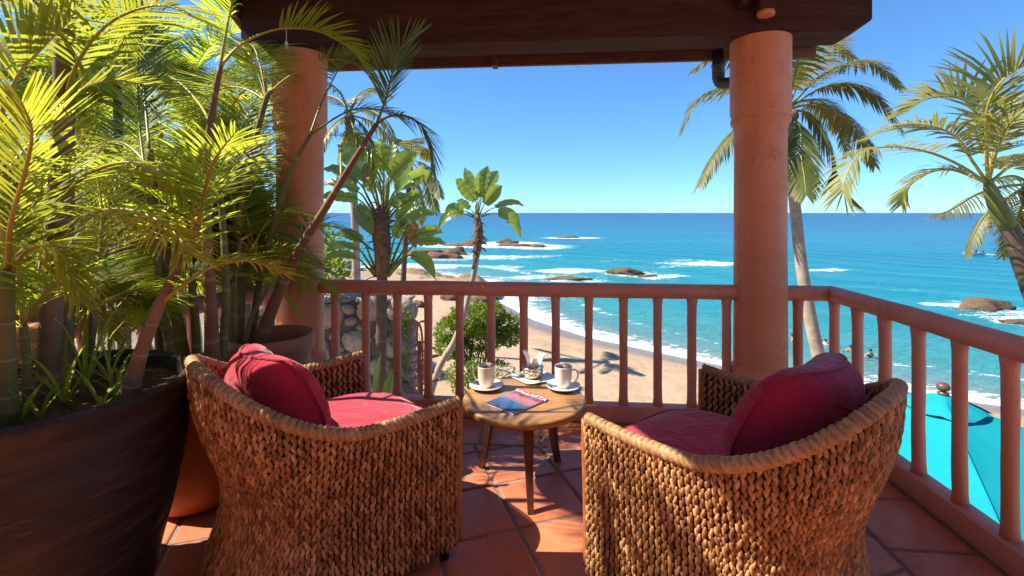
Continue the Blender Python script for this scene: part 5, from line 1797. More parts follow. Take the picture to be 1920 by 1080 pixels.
D2 = 14.0
bp2 = thing('paddle_leaf_plant', tuple(P(770, 830, D2)), 'slim leaning plant with a small fan of paddle leaves against the sea', 'plant', 'giant paddle-leaf plants')
stem(bp2, [P(770, 900, D2), P(815, 712, D2), P(852, 640, D2), P(870, 590, D2), P(881, 545, D2), P(891, 500, D2), P(898, 455, D2)], .115, .075, M['trunk_grey'], 'trunk', 10, 44)
mb = MB(); mb.tube(crom([P(889, 505, D2), P(894, 470, D2), P(897, 436, D2), P(895, 400, D2)], 12), [.075, .08, .09, .105, .12, .13, .14, .14, .13, .11, .09, .06], 12); mb.build('leaf_base', M['fibre'], bp2)
for i, (r, st_, tp, w, tilt, bend, mt) in enumerate([
    ((576, 410), (574, 362), (508, 288), 48, .1, .06, 'strelitzia'), ((578, 410), (578, 352), (538, 252), 38, -.2, .04, 'strelitzia'), ((580, 405), (584, 346), (616, 246), 46, .1, .03, 'strelitzia'), ((584, 405), (598, 346), (650, 262), 48, .2, .05, 'strelitzia'),
    ((588, 408), (606, 372), (664, 312), 46, -.1, .08, 'strelitzia'), ((594, 410), (640, 384), (736, 380), 36, .9, .12, 'strelitzia'), ((596, 414), (648, 404), (724, 484), 52, .4, .26, 'strelitzia'), ((570, 412), (536, 396), (474, 414), 40, .5, .24, 'strelitzia'), ((568, 416), (532, 406), (450, 460), 36, .6, .24, 'strelitzia'),
    ((574, 408), (556, 388), (512, 362), 28, .4, .1, 'strelitzia'), ((580, 405), (590, 350), (588, 262), 36, .5, .03, 'strelitzia')]):
    blade(bp2, q_(*r), q_(*st_), q_(*tp), w * .56, D2, mt, i * 5 + 2, tilt, bend, prnd.uniform(-.8, .8))
for k in range(34):
    b = P(897 + prnd.uniform(-8, 8), prnd.uniform(405, 480), D2)
    pts = arc_pts(b, prnd.uniform(0, 2 * PI), .3, .35, 1.8, 5)
    mb = MB(); mb.tube(pts, [.03, .026, .02, .014, .008, .003], 5); mb.build('dry_sheath', M['fibre'], bp2)
# young green leaves at the foot of the stone wall
bp3 = thing('paddle_leaf_plant', tuple(P(705, 900, 6.2)), 'bright young paddle leaves low down between the balusters at the stone wall', 'plant', 'giant paddle-leaf plants')
for (bx, tx, ty, L, W, rl) in ((690, 712, 672, .62, .24, 1.0), (700, 735, 690, .5, .2, -.9), (690, 690, 700, .5, .2, .5), (640, 618, 652, .45, .16, 1.3)):
    az, el, ln = aim((bx, 900, 6.2), (tx, ty, 6.2))
    paddle(bp3, P(bx, 900, 6.2), az, el, ln * .66, L, W, .15, bx + tx, 'strelitzia', rl, 0)

# ------------------------------------------------------------------ coconut palms
def coconut(base_pts, r0, r1, label, fronds, top, seed, leaf=.85, width=.05, nl=64, trunk='trunk_grey', mats=('coconut',), nuts=0, boots=True, rib='petiole_green', droop=1.1, group='coconut palms along the beach'):
    t = thing('coconut_palm', tuple(base_pts[0]), label, 'palm', group)
    stem(t, base_pts, r0, r1, M[trunk], 'trunk', 14, 70, .05)
    cr = random.Random(seed)
    for fpts in fronds:
        add_frond(t, fpts, M[cr.choice(mats)], M[rib], leaf_len=leaf * cr.uniform(.9, 1.1), n=nl, width=width, droop=droop * cr.uniform(.8, 1.3), vee=cr.uniform(-.15, .25), rr=.035, seed=cr.random(), start=.16, ang0=70, ang1=28)
    for k in range(nuts):
        a = 2 * PI * k / max(1, nuts)
        mb = MB(); mb.ellipsoid(top + Vector((math.cos(a) * .2, math.sin(a) * .2, -.18 - .1 * (k % 2))), (Vector((0, 0, .14)), Vector((.11, 0, 0)), Vector((0, .11, 0))), 10, 6); mb.build('coconut', M['fibre'], t)
    if boots:
        mb = MB(); mb.tube([top + Vector((0, 0, -.45)), top + Vector((0, 0, -.2)), top + Vector((0, 0, .1))], [.13, .20, .10], 10); mb.build('crown_fibre', M['fibre'], t)
    return t
DC = 13.0
top = P(1476, 205, DC)
fr_px = [[(1476, 205), (1425, 165), (1370, 160), (1310, 185), (1278, 245)],
         [(1476, 205), (1430, 210), (1380, 240), (1340, 290), (1310, 350)],
         [(1476, 205), (1500, 150), (1525, 110), (1560, 80), (1600, 110)],
         [(1476, 205), (1530, 150), (1585, 120), (1640, 120), (1690, 165)],
         [(1476, 205), (1540, 165), (1600, 160), (1650, 190), (1690, 245)],
         [(1476, 205), (1530, 195), (1580, 215), (1620, 260), (1640, 310)],
         [(1476, 205), (1520, 215), (1550, 260), (1565, 310), (1555, 350)],
         [(1476, 205), (1500, 240), (1502, 290), (1508, 330), (1512, 365)],
         [(1476, 205), (1470, 150), (1460, 90), (1430, 40), (1390, 30)],
         [(1476, 205), (1450, 140), (1400, 100), (1350, 95), (1300, 130)],
         [(1476, 205), (1490, 140), (1500, 80), (1530, 20), (1580, 10)],
         [(1476, 205), (1460, 240), (1440, 290), (1425, 340), (1415, 380)],
         [(1476, 205), (1500, 190), (1540, 190), (1575, 230), (1590, 290)]]
dz = [0, -.6, .8, .3, -.5, .6, -.3, -.8, .9, .7, -.6, .5, 1.4]
coconut([P(1575, 945, DC), P(1545, 720, DC), P(1522, 610, DC), P(1503, 500, DC), P(1492, 400, DC), P(1483, 310, DC), P(1477, 215, DC)], .19, .125, 'tall coconut palm with a slim curved pale trunk rising beside the right column',
        [[P(x, y, DC + dz[i] * 1.5 * j / 4) for j, (x, y) in enumerate(f)] for i, f in enumerate(fr_px)], top, 3, .86, .055, 74, nuts=5)

DF = 6.6
top = P(1853, 345, DF)
ff = [[(1853, 345), (1846, 270), (1832, 215), (1800, 185), (1740, 185), (1690, 215)],
      [(1853, 345), (1800, 310), (1740, 285), (1670, 275), (1610, 290), (1580, 350), (1592, 378)],
      [(1853, 345), (1822, 300), (1790, 255), (1740, 235), (1680, 235), (1620, 262)],
      [(1853, 345), (1860, 285), (1880, 235), (1915, 185), (1960, 160)],
      [(1853, 345), (1870, 280), (1895, 230), (1940, 200), (2000, 215)],
      [(1853, 345), (1850, 260), (1852, 200), (1880, 150), (1930, 120), (1980, 130)],
      [(1853, 345), (1820, 330), (1780, 318), (1740, 325), (1705, 350), (1690, 385)],
      [(1853, 345), (1900, 310), (1960, 300), (2020, 340)]]
fz = [.3, -.4, .2, .5, -.4, -.8, .7, .2]
fp = thing('feather_palm', tuple(P(2100, 1250, DF)), 'palm leaning in from the right edge with yellow leaf stalks and broad pale leaflets', 'palm')
stem(fp, [P(2100, 1250, DF), P(2010, 800, DF), P(1960, 620, DF), P(1925, 520, DF), P(1893, 430, DF), P(1866, 375, DF)], .13, .10, M['trunk_dark'], 'trunk', 12, 50)
mb = MB(); mb.tube(crom([P(1890, 425, DF), P(1868, 382, DF), P(1856, 352, DF), P(1852, 335, DF)], 12), [.105, .11, .112, .108, .1, .092, .084, .076, .066, .056, .046, .03], 12); mb.build('crownshaft', M['petiole_green'], fp)
for i, f in enumerate(ff):
    add_frond(fp, [P(x, y, DF + fz[i] * 1.3 * j / (len(f) - 1)) for j, (x, y) in enumerate(f)], M['feather'], M['petiole'], leaf_len=.66 if i not in (0, 5) else .8, n=46, width=.036, droop=.7, vee=.35 if i not in (0, 5) else .9, rr=.022, seed=i + 50, start=.22 if i != 1 else .3, ang0=75, ang1=30)

DB = 9.5
top = P(1935, 345, DB)
fb = [[(1935, 345), (1880, 350), (1830, 365), (1780, 395), (1742, 405)], [(1935, 345), (1890, 370), (1850, 400), (1825, 440), (1812, 475)], [(1935, 345), (1910, 400), (1895, 440), (1880, 480)],
      [(1935, 345), (1900, 330), (1865, 335), (1830, 330)], [(1935, 345), (1960, 300), (2000, 290), (2050, 330)], [(1935, 345), (1940, 400), (1950, 450), (1945, 500)], [(1935, 345), (1980, 380), (2020, 430), (2030, 480)], [(1935, 345), (1925, 300), (1900, 290), (1860, 310)]]
coconut([P(1990, 1180, DB), P(1975, 800, DB), P(1955, 560, DB), P(1938, 360, DB)], .16, .11, 'bushy coconut palm half cut off by the right edge, behind the leaning palm', [[P(x, y, DB + .25 * j * ((i % 3) - 1)) for j, (x, y) in enumerate(f)] for i, f in enumerate(fb)], top, 9, .50, .036, 40)

DL = 17.0
fl_px = [[(655, 215), (690, 205), (720, 225), (740, 260)], [(655, 215), (680, 235), (700, 270), (708, 310)], [(655, 215), (640, 190), (610, 180), (570, 200)], [(655, 215), (630, 230), (605, 265), (590, 320)], [(655, 215), (650, 250), (640, 290), (632, 340)],
         [(655, 215), (670, 180), (700, 165), (735, 180)], [(655, 215), (665, 250), (672, 290), (668, 330)], [(655, 215), (635, 170), (600, 150), (560, 160)], [(655, 215), (700, 230), (735, 265), (755, 310)]]
coconut([P(676, 930, DL), P(669, 560, DL), P(664, 380, DL), P(655, 225, DL)], .17, .12, 'dark coconut palm whose fronds show just right of the left column', [[P(x, y, DL + .5 * j * ((i % 3) - 1)) for j, (x, y) in enumerate(f)] for i, f in enumerate(fl_px)], P(655, 215, DL), 4, .7, .05, 46)
DL2 = 28.9
f2 = [[(770, 300), (800, 310), (820, 345), (826, 370)], [(770, 300), (765, 275), (752, 262), (735, 268)], [(770, 300), (785, 275), (800, 285), (808, 300)], [(770, 300), (800, 340), (812, 380), (815, 400)], [(770, 300), (745, 310), (725, 340), (720, 380)], [(770, 300), (780, 350), (790, 390), (788, 420)], [(770, 300), (772, 270), (778, 262), (790, 258)]]
coconut([P(735, 1000, DL2), P(748, 700, DL2), P(760, 450, DL2), P(770, 310, DL2)], .20, .15, 'dark coconut palm poking out behind the big paddle leaves', [[P(x, y, DL2 + .8 * j * ((i % 3) - 1)) for j, (x, y) in enumerate(f)] for i, f in enumerate(f2)], P(770, 300, DL2), 6, 1.0, .08, 50, trunk='trunk_dark')

# ------------------------------------------------------------------ round shrub on the sand
def leaf_cloud(mb, blobs, n, size, seed, flat=.6):
    lr = random.Random(seed)
    tot = sum(r[0] * r[1] for _, r in blobs)
    for c, r in blobs:
        m = int(n * r[0] * r[1] / tot)
        for k in range(m):
            th = lr.uniform(0, 2 * PI); z = lr.uniform(-1, 1); q = math.sqrt(1 - z * z)
            rad = lr.uniform(.55, 1.04) ** .6
            u = Vector((q * math.cos(th), q * math.sin(th), z))
            bumpy = 1 + .22 * noise.noise(u * 2.3 + Vector((c.x, c.y, seed)))
            p = c + Vector((u.x * r[0], u.y * r[1], u.z * r[2])) * rad * bumpy
            a = (u + Vector((lr.uniform(-1, 1), lr.uniform(-1, 1), lr.uniform(-.6, .9))) * .9).normalized()
            b = a.cross(Vector((lr.uniform(-1, 1), lr.uniform(-1, 1), lr.uniform(-1, 1)))).normalized()
            s = size * lr.uniform(.6, 1.3)
            n_ = a.cross(b)
            mb.add([p, p + a * s * .5 + b * s * .28 + n_ * s * .06, p + a * s, p + a * s * .5 - b * s * .28 + n_ * s * .06], [(0, 1, 2, 3)])
def tree(name, base, label, blobs, n, size, seed, mat, trunk_mat, limbs, r=.09, cat='tree', group=None):
    t = thing(name, tuple(base), label, cat, group)
    lr = random.Random(seed)
    tops = [b for b, _ in blobs]
    for k in range(limbs):
        tgt = tops[k % len(tops)] + Vector((lr.uniform(-.4, .4), lr.uniform(-.4, .4), lr.uniform(-.2, .2)))
        st_ = base + Vector((lr.uniform(-.25, .25), lr.uniform(-.25, .25), -.2))
        mid = st_.lerp(tgt, .5) + Vector((lr.uniform(-.3, .3), lr.uniform(-.3, .3), lr.uniform(0, .4)))
        stem(t, [st_, mid, tgt], r * lr.uniform(.7, 1.1), r * .25, trunk_mat, 'trunk' if k == 0 else 'limb', 7, 14)
    mb = MB()
    leaf_cloud(mb, blobs, n, size, seed)
    mb.build('crown', mat, t, False)
    return t
DS = 23.5
g0 = P(896, 712, DS)
blobs = [(P(895, 602, DS), (1.15, 1.1, .85)), (P(850, 620, DS + .3), (.85, .9, .75)), (P(842, 650, DS), (.65, .7, .55)), (P(945, 612, DS + .2), (.75, .8, .65)), (P(955, 630, DS - .2), (.5, .6, .45)), (P(900, 635, DS + .8), (1.2, .8, .6)), (P(870, 600, DS + .2), (.8, .8, .7)), (P(868, 660, DS), (.5, .5, .45)), (P(920, 590, DS), (.7, .7, .6))]
tree('round_shrub', g0, 'round leafy green tree standing on the sand seen between the balusters', blobs, 17000, .135, 5, M['shrub'], M['trunk_dark'], 13, .06)
blobs = [(P(870, 700, 22), (.8, .6, .5)), (P(930, 700, 22.5), (.9, .6, .55)), (P(890, 725, 21.5), (1.0, .7, .5)), (P(905, 680, 23), (.5, .5, .6))]
tree('low_bush', P(895, 735, 22), 'dark low bush at the foot of the round tree', blobs, 2600, .15, 8, M['shrub'], M['trunk_dark'], 4, .03, 'bush')

# ------------------------------------------------------------------ greenery and neighbours beyond the left railing
bg = [(-40, 330, 6.5, 1.5, 'sunlit bushy palm far behind the black pot at the left edge'), (150, 300, 7.5, 1.7, 'tall bushy palm seen between the thick stems on the left'), (300, 250, 9.0, 1.9, 'bushy palm seen past the red palm stem'), (430, 330, 10.5, 1.6, 'bushy palm showing between the red stem and the left column'),
      (60, 180, 5.6, 1.4, 'yellow bushy palm high at the upper left edge'), (220, 150, 6.4, 1.4, 'bushy palm high up right of the thick brown stem'), (350, 160, 7.2, 1.5, 'bushy palm just left of the top of the left column'), (20, 430, 5.0, 1.2, 'low bushy palm just outside the railing at the left edge'), (230, 420, 5.4, 1.2, 'low bushy palm just outside the railing behind the leaning stem'), (460, 440, 8.0, 1.2, 'low bushy palm close to the left column'), (340, 440, 6.6, 1.2, 'low bushy palm behind the red palm stem')]
for i, (px, py, d, L, lab) in enumerate(bg):
    tpt = P(px, py, d)
    gz = ground_z(tpt.x, tpt.y)
    t = thing('garden_palm', (tpt.x, tpt.y, gz), lab, 'palm', 'palms in the garden on the left')
    stem(t, [Vector((tpt.x + .3, tpt.y, gz - .2)), Vector((tpt.x + .1, tpt.y, (gz + tpt.z) / 2)), tpt], .075, .05, M['trunk_dark'], 'trunk', 8, 30)
    crown(t, tpt, None, 20, L * 1.1, ['areca_yellow', 'areca_green'], .45, 70 + i, el=(.1, 1.2), sag=(1.2, 2.0), n=40, width=.032)
tr = [(40, 470, 13, 2.2), (210, 480, 15, 2.0), (380, 480, 17, 2.2), (480, 470, 20, 2.2), (-150, 430, 12, 2.6), (560, 500, 26, 2.0)]
tl = ['dark green garden tree low behind the palms at the left edge', 'garden tree between the two thick stems', 'garden tree behind the red palm stem', 'garden tree just left of the left column', 'large garden tree beyond the left edge', 'far garden tree almost hidden by the left column']
for i, (px, py, d, r) in enumerate(tr):
    c = P(px, py, d)
    gz = ground_z(c.x, c.y)
    br = random.Random(i)
    blobs = [(c + Vector((br.uniform(-r, r), br.uniform(-r, r) * .6, br.uniform(-.8, .5))), (r * br.uniform(.45, .7), r * .55, r * br.uniform(.35, .5))) for _ in range(6)]
    tree('garden_tree', Vector((c.x, c.y, gz)), tl[i], blobs, 2600, .26, i + 90, M['shrub'], M['trunk_grey'], 5, .12, 'tree', 'trees in the garden on the left')
# ================================================================== OUTSIDE THINGS
# ------------------------------------------------------------------ rubble stone wall behind the left part of the railing
def stone_wall():
    Y0 = 9.0; X0, X1 = -5.6, -1.95; ZT = -.17; ZB = -4.6
    t = thing('stone_wall', (X1 - 1.0, Y0, ZB), 'rubble wall of big rounded stones behind the left balusters', 'wall')
    mb = MB(); mb.box(((X0 + X1) / 2, Y0 + .34, (ZT + ZB) / 2 - .04), (X1 - X0 - .06, .52, ZT - ZB - .02), None, .05)
    mb.build('mortar', M['mortar'], t, False)
    tn = NT('wall_stone')
    r = tn.rand(); co = tn.coord('Object')
    base = tn.ramp(r, [(0, (.30, .26, .24)), (.25, (.44, .38, .33)), (.5, (.50, .33, .27)), (.75, (.38, .34, .33)), (1, (.58, .50, .42))])
    n1 = tn.noise(co, 2.2, 6, .65); n2 = tn.noise(co, 14, 4)
    col = tn.mix(tn.math('MULTIPLY', tn.ramp(n1, [(.4, 0.0), (.7, 1.0)]), .6), base, (.12, .10, .09))
    col = tn.mix(tn.math('MULTIPLY', tn.ramp(n2, [(.55, 0.0), (.7, 1.0)]), .3), col, (.42, .38, .33))
    ms = tn.done(tn.bsdf(col, .82, .3, 0, tn.bump(n1, .5, .2, tn.bump(n2, .4, .05))))
    metas = []
    for k in range(7):
        vs, fs = rock_verts(2, 120 + k, .22, 1.0)
        m = MB(); m.add(vs, fs); metas.append(m.mesh('stone', ms))
    sr = random.Random(14)
    placed = []
    def put(x, y, z, a, b, c, rz=0):
        o = bpy.data.objects.new('stone', sr.choice(metas)); C.objects.link(o)
        o.parent = t
        o.location = Vector((x, y, z)) - Vector(t.location)
        o.scale = (a, b, c)
        o.rotation_euler = (0, rz, sr.choice((0, PI)))
    for rad in [.27] * 60 + [.22] * 300 + [.17] * 700 + [.12] * 1500 + [.085] * 2200:
        x = sr.uniform(X0 + .1, X1 - .08); z = sr.uniform(ZB + .1, ZT - .08)
        if z < -2.8 and rad < .15: continue
        ok = all((x - q[0]) ** 2 + (z - q[1]) ** 2 > ((rad + q[2]) * .92) ** 2 for q in placed)
        if ok and len(placed) < 250:
            placed.append((x, z, rad))
            put(x, Y0 + .07, z, rad * sr.uniform(.98, 1.12), .11 + rad * .25, rad * sr.uniform(.82, .98), sr.uniform(-.5, .5))
    z = ZB + .2
    while z < ZT - .05:                                      # end face and corner stones
        rad = sr.uniform(.12, .2)
        put(X1 - .02, Y0 + .14, z, .13, .19, rad)
        put(X1 - .02, Y0 + .46, z + sr.uniform(-.05, .05), .12, .19, rad * .95)
        z += rad * 1.75
    x = X0 + .15
    while x < X1:                                            # flat capping stones
        w = sr.uniform(.16, .26)
        put(x, Y0 + .32, ZT - .03, w, .36, .075)
        x += w * 1.7
M['mortar'] = simple('wall_mortar', (.17, .145, .125), (.10, .085, .075), 8, .95, .2, .8, 30, .02)
stone_wall()
# creeper on the wall end
tb_ = [(P(752, 640, 8.9), (.16, .1, .5)), (P(760, 605, 8.9), (.12, .1, .25)), (P(748, 690, 8.9), (.14, .1, .25))]
tree('creeper', P(752, 745, 8.9), 'green creeper climbing the end of the stone wall', tb_, 420, .07, 33, M['shrub'], M['trunk_dark'], 3, .012, 'plant')
# weeds along the top of the wall
tb_ = [(P(625, 562, 9.5), (.35, .15, .12)), (P(670, 556, 9.6), (.4, .15, .10))]
tree('wall_weed', P(650, 570, 9.5), 'pale dry weeds growing along the top of the stone wall', tb_, 380, .07, 35, M['dryleaf'], M['trunk_dark'], 2, .01, 'plant')

# ------------------------------------------------------------------ rusty red beach stair
st = thing('beach_stair', tuple(P(785, 900, 8.6)), 'rusty red iron stair with looped handrails going down to the sand', 'stair')
mb = MB(); mb.tube([P(786, 900, 8.6), P(786, 640, 8.6)], .035, 8); mb.build('post', M['rust'], st)
for k, (dx, dd) in enumerate(((0, 8.6), (14, 8.9))):
    mb = MB()
    mb.tube(crom([P(768 + dx, 640, dd), P(769 + dx, 612, dd), P(778 + dx, 602, dd), P(788 + dx, 612, dd), P(792 + dx, 640, dd), P(792 + dx, 700, dd), P(790 + dx, 900, dd)], 30), .020, 7)
    mb.build('handrail', M['rust'], st)
for k in range(14):
    y = 645 + k * 15
    mb = MB()
    a, b = P(770, y + 6, 8.75), P(806 + (k % 3) * 8, y - 8, 8.65)
    v = (b - a); mid = (a + b) / 2
    mb.tube([a, b], .018, 6)
    mb.build('tread', M['rust'], st)

# ------------------------------------------------------------------ turquoise parasol below on the right
def parasol():
    A = Vector((5.39, 6.0, -.88))
    t = thing('parasol', (A.x, A.y, -3.4), 'big square turquoise parasol seen from above beyond the right railing', 'parasol')
    tn = NT('turquoise_canvas')
    co = tn.coord('Object'); wv = tn.noise(co, 90, 3); bg_ = tn.noise(co, 1.2, 3)
    col = tn.mix(tn.ramp(bg_, [(.3, 0.0), (.7, 1.0)]), (.003, .27, .33), (.003, .23, .29))
    b1 = tn.bsdf(col, .8, .2, 0, tn.bump(wv, .2, .004, tn.bump(bg_, .4, .12)))
    m = tn.done(b1)
    M['canvas'] = m
    RAD, SL = 2.6, .285
    azs = [R(a) for a in (150, 60, -30, -120)]
    def cpt(az, r, lift=0.0):
        return A + Vector((math.cos(az) * r, math.sin(az) * r, -SL * r + lift))
    for k in range(4):
        a0, a1 = azs[k], azs[(k + 1) % 4]
        mb = MB()
        def fn(u, v, th=0.0):
            r = RAD * (.03 + .97 * u)
            p = cpt(a0, r).lerp(cpt(a1, r), v)
            sag = -.05 * math.sin(PI * v) * math.sin(PI * u) - .012 * math.sin(v * 22) * u * u
            return p + Vector((0, 0, sag + .004 * noise.noise(Vector((u * 5, v * 5, k))) + th))
        mb.grid(fn, 16, 16)
        m2 = MB(); m2.grid(lambda u, v: fn(u, v, -.004), 16, 16)
        mb.add(m2.v, [tuple(reversed(f)) for f in m2.f])
        mb.build('panel', m, t)
        mb = MB(); mb.tube([cpt(a0, .1, .004), cpt(a0, RAD, .004)], .011, 6); mb.build('seam', m, t)
        mb = MB(); mb.tube([cpt(a0, .1, -.03), cpt(a0, RAD, -.03)], .014, 6); mb.build('rib', M['leg_wood'], t)
        # vent cap flap with a lifted scalloped edge
        mb = MB()
        def fc(u, v):
            r = .46 * (.05 + .95 * u) * (1 + .10 * u * math.sin(v * PI))
            p = cpt(a0, r, .075).lerp(cpt(a1, r, .075), v)
            return p + Vector((0, 0, -.05 * u ** 3 - .018 * u * math.sin(v * PI * 3 + k) + .010 * noise.noise(Vector((u * 4, v * 6, k + 7)))))
        mb.grid(fc, 8, 16)
        mb.build('vent_cap', m, t)
    mb = MB(); mb.tube([A + Vector((0, 0, .06)), Vector((A.x, A.y, -3.4))], .03, 10); mb.build('pole', M['leg_wood'], t)
    mb = MB()
    mb.lathe(A + Vector((0, 0, .055)), [(.05, 0), (.062, .012), (.062, .03), (.03, .04), (.028, .05), (.055, .062), (.068, .085), (.070, .105), (.062, .130), (.04, .148), (.012, .155)], 24)
    mb.build('finial', M['finial'], t)
    mb = MB(); mb.lathe(Vector((A.x, A.y, -3.4)), [(.3, 0), (.32, .02), (.3, .06), (.06, .08), (.045, .3)], 24); mb.build('base', M['pot_grey'], t)
M['finial'] = wood('finial_wood', (.16, .07, .045), (.10, .045, .03), .4, .6, 2)
parasol()
mb = MB(); mb.box((5.6, 4.6, -5.9), (5.2, 4.6, 5.0))
kind(mb.build('terrace', M['pot_grey'], None, False))

# ------------------------------------------------------------------ people
def person(label, verts, edges, root, skin, loc, rz, hair_col, suit=None, head=None, group=None, hands=None):
    """one continuous body grown from a skeleton; verts: name -> (co, radius)"""
    names = list(verts)
    me = bpy.data.meshes.new('person')
    cos = [verts[n][0] for n in names]; rad = [verts[n][1] for n in names]
    ed = [(names.index(a), names.index(b)) for a, b in edges]
    for hn, dirv, upv in hands or ():
        hi = names.index(hn); c = Vector(cos[hi]); d = Vector(dirv).normalized(); s = d.cross(Vector(upv)).normalized()
        for q, (off, ln) in enumerate(((-.03, .05), (-.014, .075), (.004, .082), (.02, .075), (.036, .06))):
            b = c + d * (.05 if q else .015) + s * off
            m_ = b + (d if q else (d - s * .7).normalized()) * ln * .5 - Vector((0, 0, .004)); e = m_ + (d if q else d) * ln * .45 - Vector((0, 0, .012))
            i0 = len(cos); cos += [tuple(b), tuple(m_), tuple(e)]; rad += [.010, .009, .008]
            ed += [(hi, i0), (i0, i0 + 1), (i0 + 1, i0 + 2)]
    me.from_pydata(cos, ed, [])
    o = bpy.data.objects.new('tmp_body', me); C.objects.link(o)
    md = o.modifiers.new('skin', 'SKIN')
    for i, sv in enumerate(me.skin_vertices[0].data):
        r_ = rad[i]
        sv.radius = r_ if isinstance(r_, tuple) else (r_, r_)
        sv.use_root = (i == names.index(root))
    sb = o.modifiers.new('sub', 'SUBSURF'); sb.levels = 2; sb.render_levels = 2
    me2 = bpy.data.meshes.new_from_object(o.evaluated_get(bpy.context.evaluated_depsgraph_get()))
    bpy.data.objects.remove(o)
    me2.polygons.foreach_set('use_smooth', [True] * len(me2.polygons))
    me2.materials.clear(); me2.materials.append(skin)
    t = thing('person', (0, 0, 0), label, 'person', group)
    b = bpy.data.objects.new('body', me2); C.objects.link(b); b.parent = t
    hc, hr = head
    hc = Vector(hc)
    mb = MB(); mb.ellipsoid(hc + Vector((0, -.018, .022)), (Vector((0, 0, hr * 1.16)), Vector((hr * 1.04, 0, 0)), Vector((0, hr * 1.1, 0))), 12, 7)
    mb.build('hair', hair_col, t)
    for sg in (-1, 1):
        mb = MB(); mb.ellipsoid(hc + Vector((sg * .033, hr * .99, -.012)), (Vector((.014, 0, 0)), Vector((0, .007, 0)), Vector((0, 0, .008))), 6, 3); mb.build('eye', M['dark_leg'], t)
        mb = MB(); mb.ellipsoid(hc + Vector((sg * hr * 1.0, 0, -.012)), (Vector((0, 0, .03)), Vector((.010, 0, 0)), Vector((0, .018, 0))), 6, 3); mb.build('ear', skin, t)
    mb = MB(); mb.ellipsoid(hc + Vector((0, hr * 1.06, -.035)), (Vector((0, 0, .024)), Vector((.013, 0, 0)), Vector((0, .018, 0))), 6, 3); mb.build('nose', skin, t)
    mb = MB(); mb.ellipsoid(hc + Vector((0, hr * .93, -.072)), (Vector((.024, 0, 0)), Vector((0, .008, 0)), Vector((0, 0, .007))), 6, 3); mb.build('mouth', M['lips'], t)
    if suit is not None:
        for nm, c, ax in suit:
            mb = MB(); mb.ellipsoid(c, ax, 12, 6); mb.build('swimwear', nm, t)
    t.location = loc; t.rotation_euler = (0, 0, rz)
    return t
M['skin_tan'] = simple('tanned_skin', (.42, .22, .13), (.38, .19, .11), 6, .5, .4, .1)
M['skin_fair'] = simple('fair_skin', (.55, .33, .23), (.50, .29, .20), 6, .5, .4, .1)
M['hair_dark'] = simple('dark_hair', (.02, .013, .01), None, 20, .5)
M['hair_brown'] = simple('brown_hair', (.07, .035, .018), None, 20, .5)
M['lips'] = simple('lips', (.36, .12, .09), None, 6, .5, .4, 0)
M['swim_black'] = simple('black_swimwear', (.015, .015, .02), None, 6, .6)
M['swim_white'] = simple('white_shirt', (.65, .66, .68), None, 6, .8)
def swimmer(px, py, rz, skin, hair, label, arm=0.0, up=.0):
    """swimming upright-ish: shoulders and head out of the water, the rest below; local +y = facing"""
    x, y = ground_xy(px, py)
    V = {'pelvis': ((0, -.42, -.42 + up), (.145, .11)), 'belly': ((0, -.28, -.26 + up), (.135, .10)), 'chest': ((0, -.10, -.06 + up), (.165, .115)), 'neck': ((0, .0, .10 + up), .058), 'jaw': ((0, .05, .19 + up), (.075, .082)), 'head': ((0, .05, .27 + up), (.082, .095)), 'crown': ((0, .04, .345 + up), (.055, .065)),
         'sl': ((-.17, -.04, .02 + up), .066), 'el': ((-.38, .16, -.10 + arm), .043), 'hl': ((-.30, .40, -.05 + arm), .030), 'sr': ((.17, -.04, .02 + up), .066), 'er': ((.38, .14, -.12), .043), 'hr': ((.32, .38, -.08), .030),
         'tl': ((-.10, -.50, -.52 + up), .095), 'kl': ((-.16, -.80, -.72), .062), 'fl': ((-.16, -1.15, -.80), .04), 'tr': ((.10, -.50, -.52 + up), .095), 'kr': ((.16, -.75, -.80), .062), 'fr': ((.16, -1.08, -.95), .04)}
    E = [('pelvis', 'belly'), ('belly', 'chest'), ('chest', 'neck'), ('neck', 'jaw'), ('jaw', 'head'), ('head', 'crown'), ('chest', 'sl'), ('sl', 'el'), ('el', 'hl'), ('chest', 'sr'), ('sr', 'er'), ('er', 'hr'), ('pelvis', 'tl'), ('tl', 'kl'), ('kl', 'fl'), ('pelvis', 'tr'), ('tr', 'kr'), ('kr', 'fr')]
    return person(label, V, E, 'pelvis', skin, (x, y, SEA + .05), rz, hair, None, ((0, .05, .27 + up), .098), 'swimmers in the sea', [('hl', (.1, 1, 0), (0, 0, 1)), ('hr', (-.1, 1, 0), (0, 0, 1))])
swimmer(1486, 638, R(60), M['skin_fair'], M['hair_dark'], 'dark-haired swimmer just right of the right column', .0, .06)
swimmer(1547, 646, R(-70), M['skin_fair'], M['hair_brown'], 'swimmer low in the water right of the slim pale trunk', .12)
swimmer(1596, 658, R(110), M['skin_tan'], M['hair_dark'], 'swimmer half hidden behind a baluster near the railing corner', .15)
swimmer(1632, 668, R(150), M['skin_tan'], M['hair_dark'], 'swimmer nearest the shore, right of the railing corner', .24, .08)

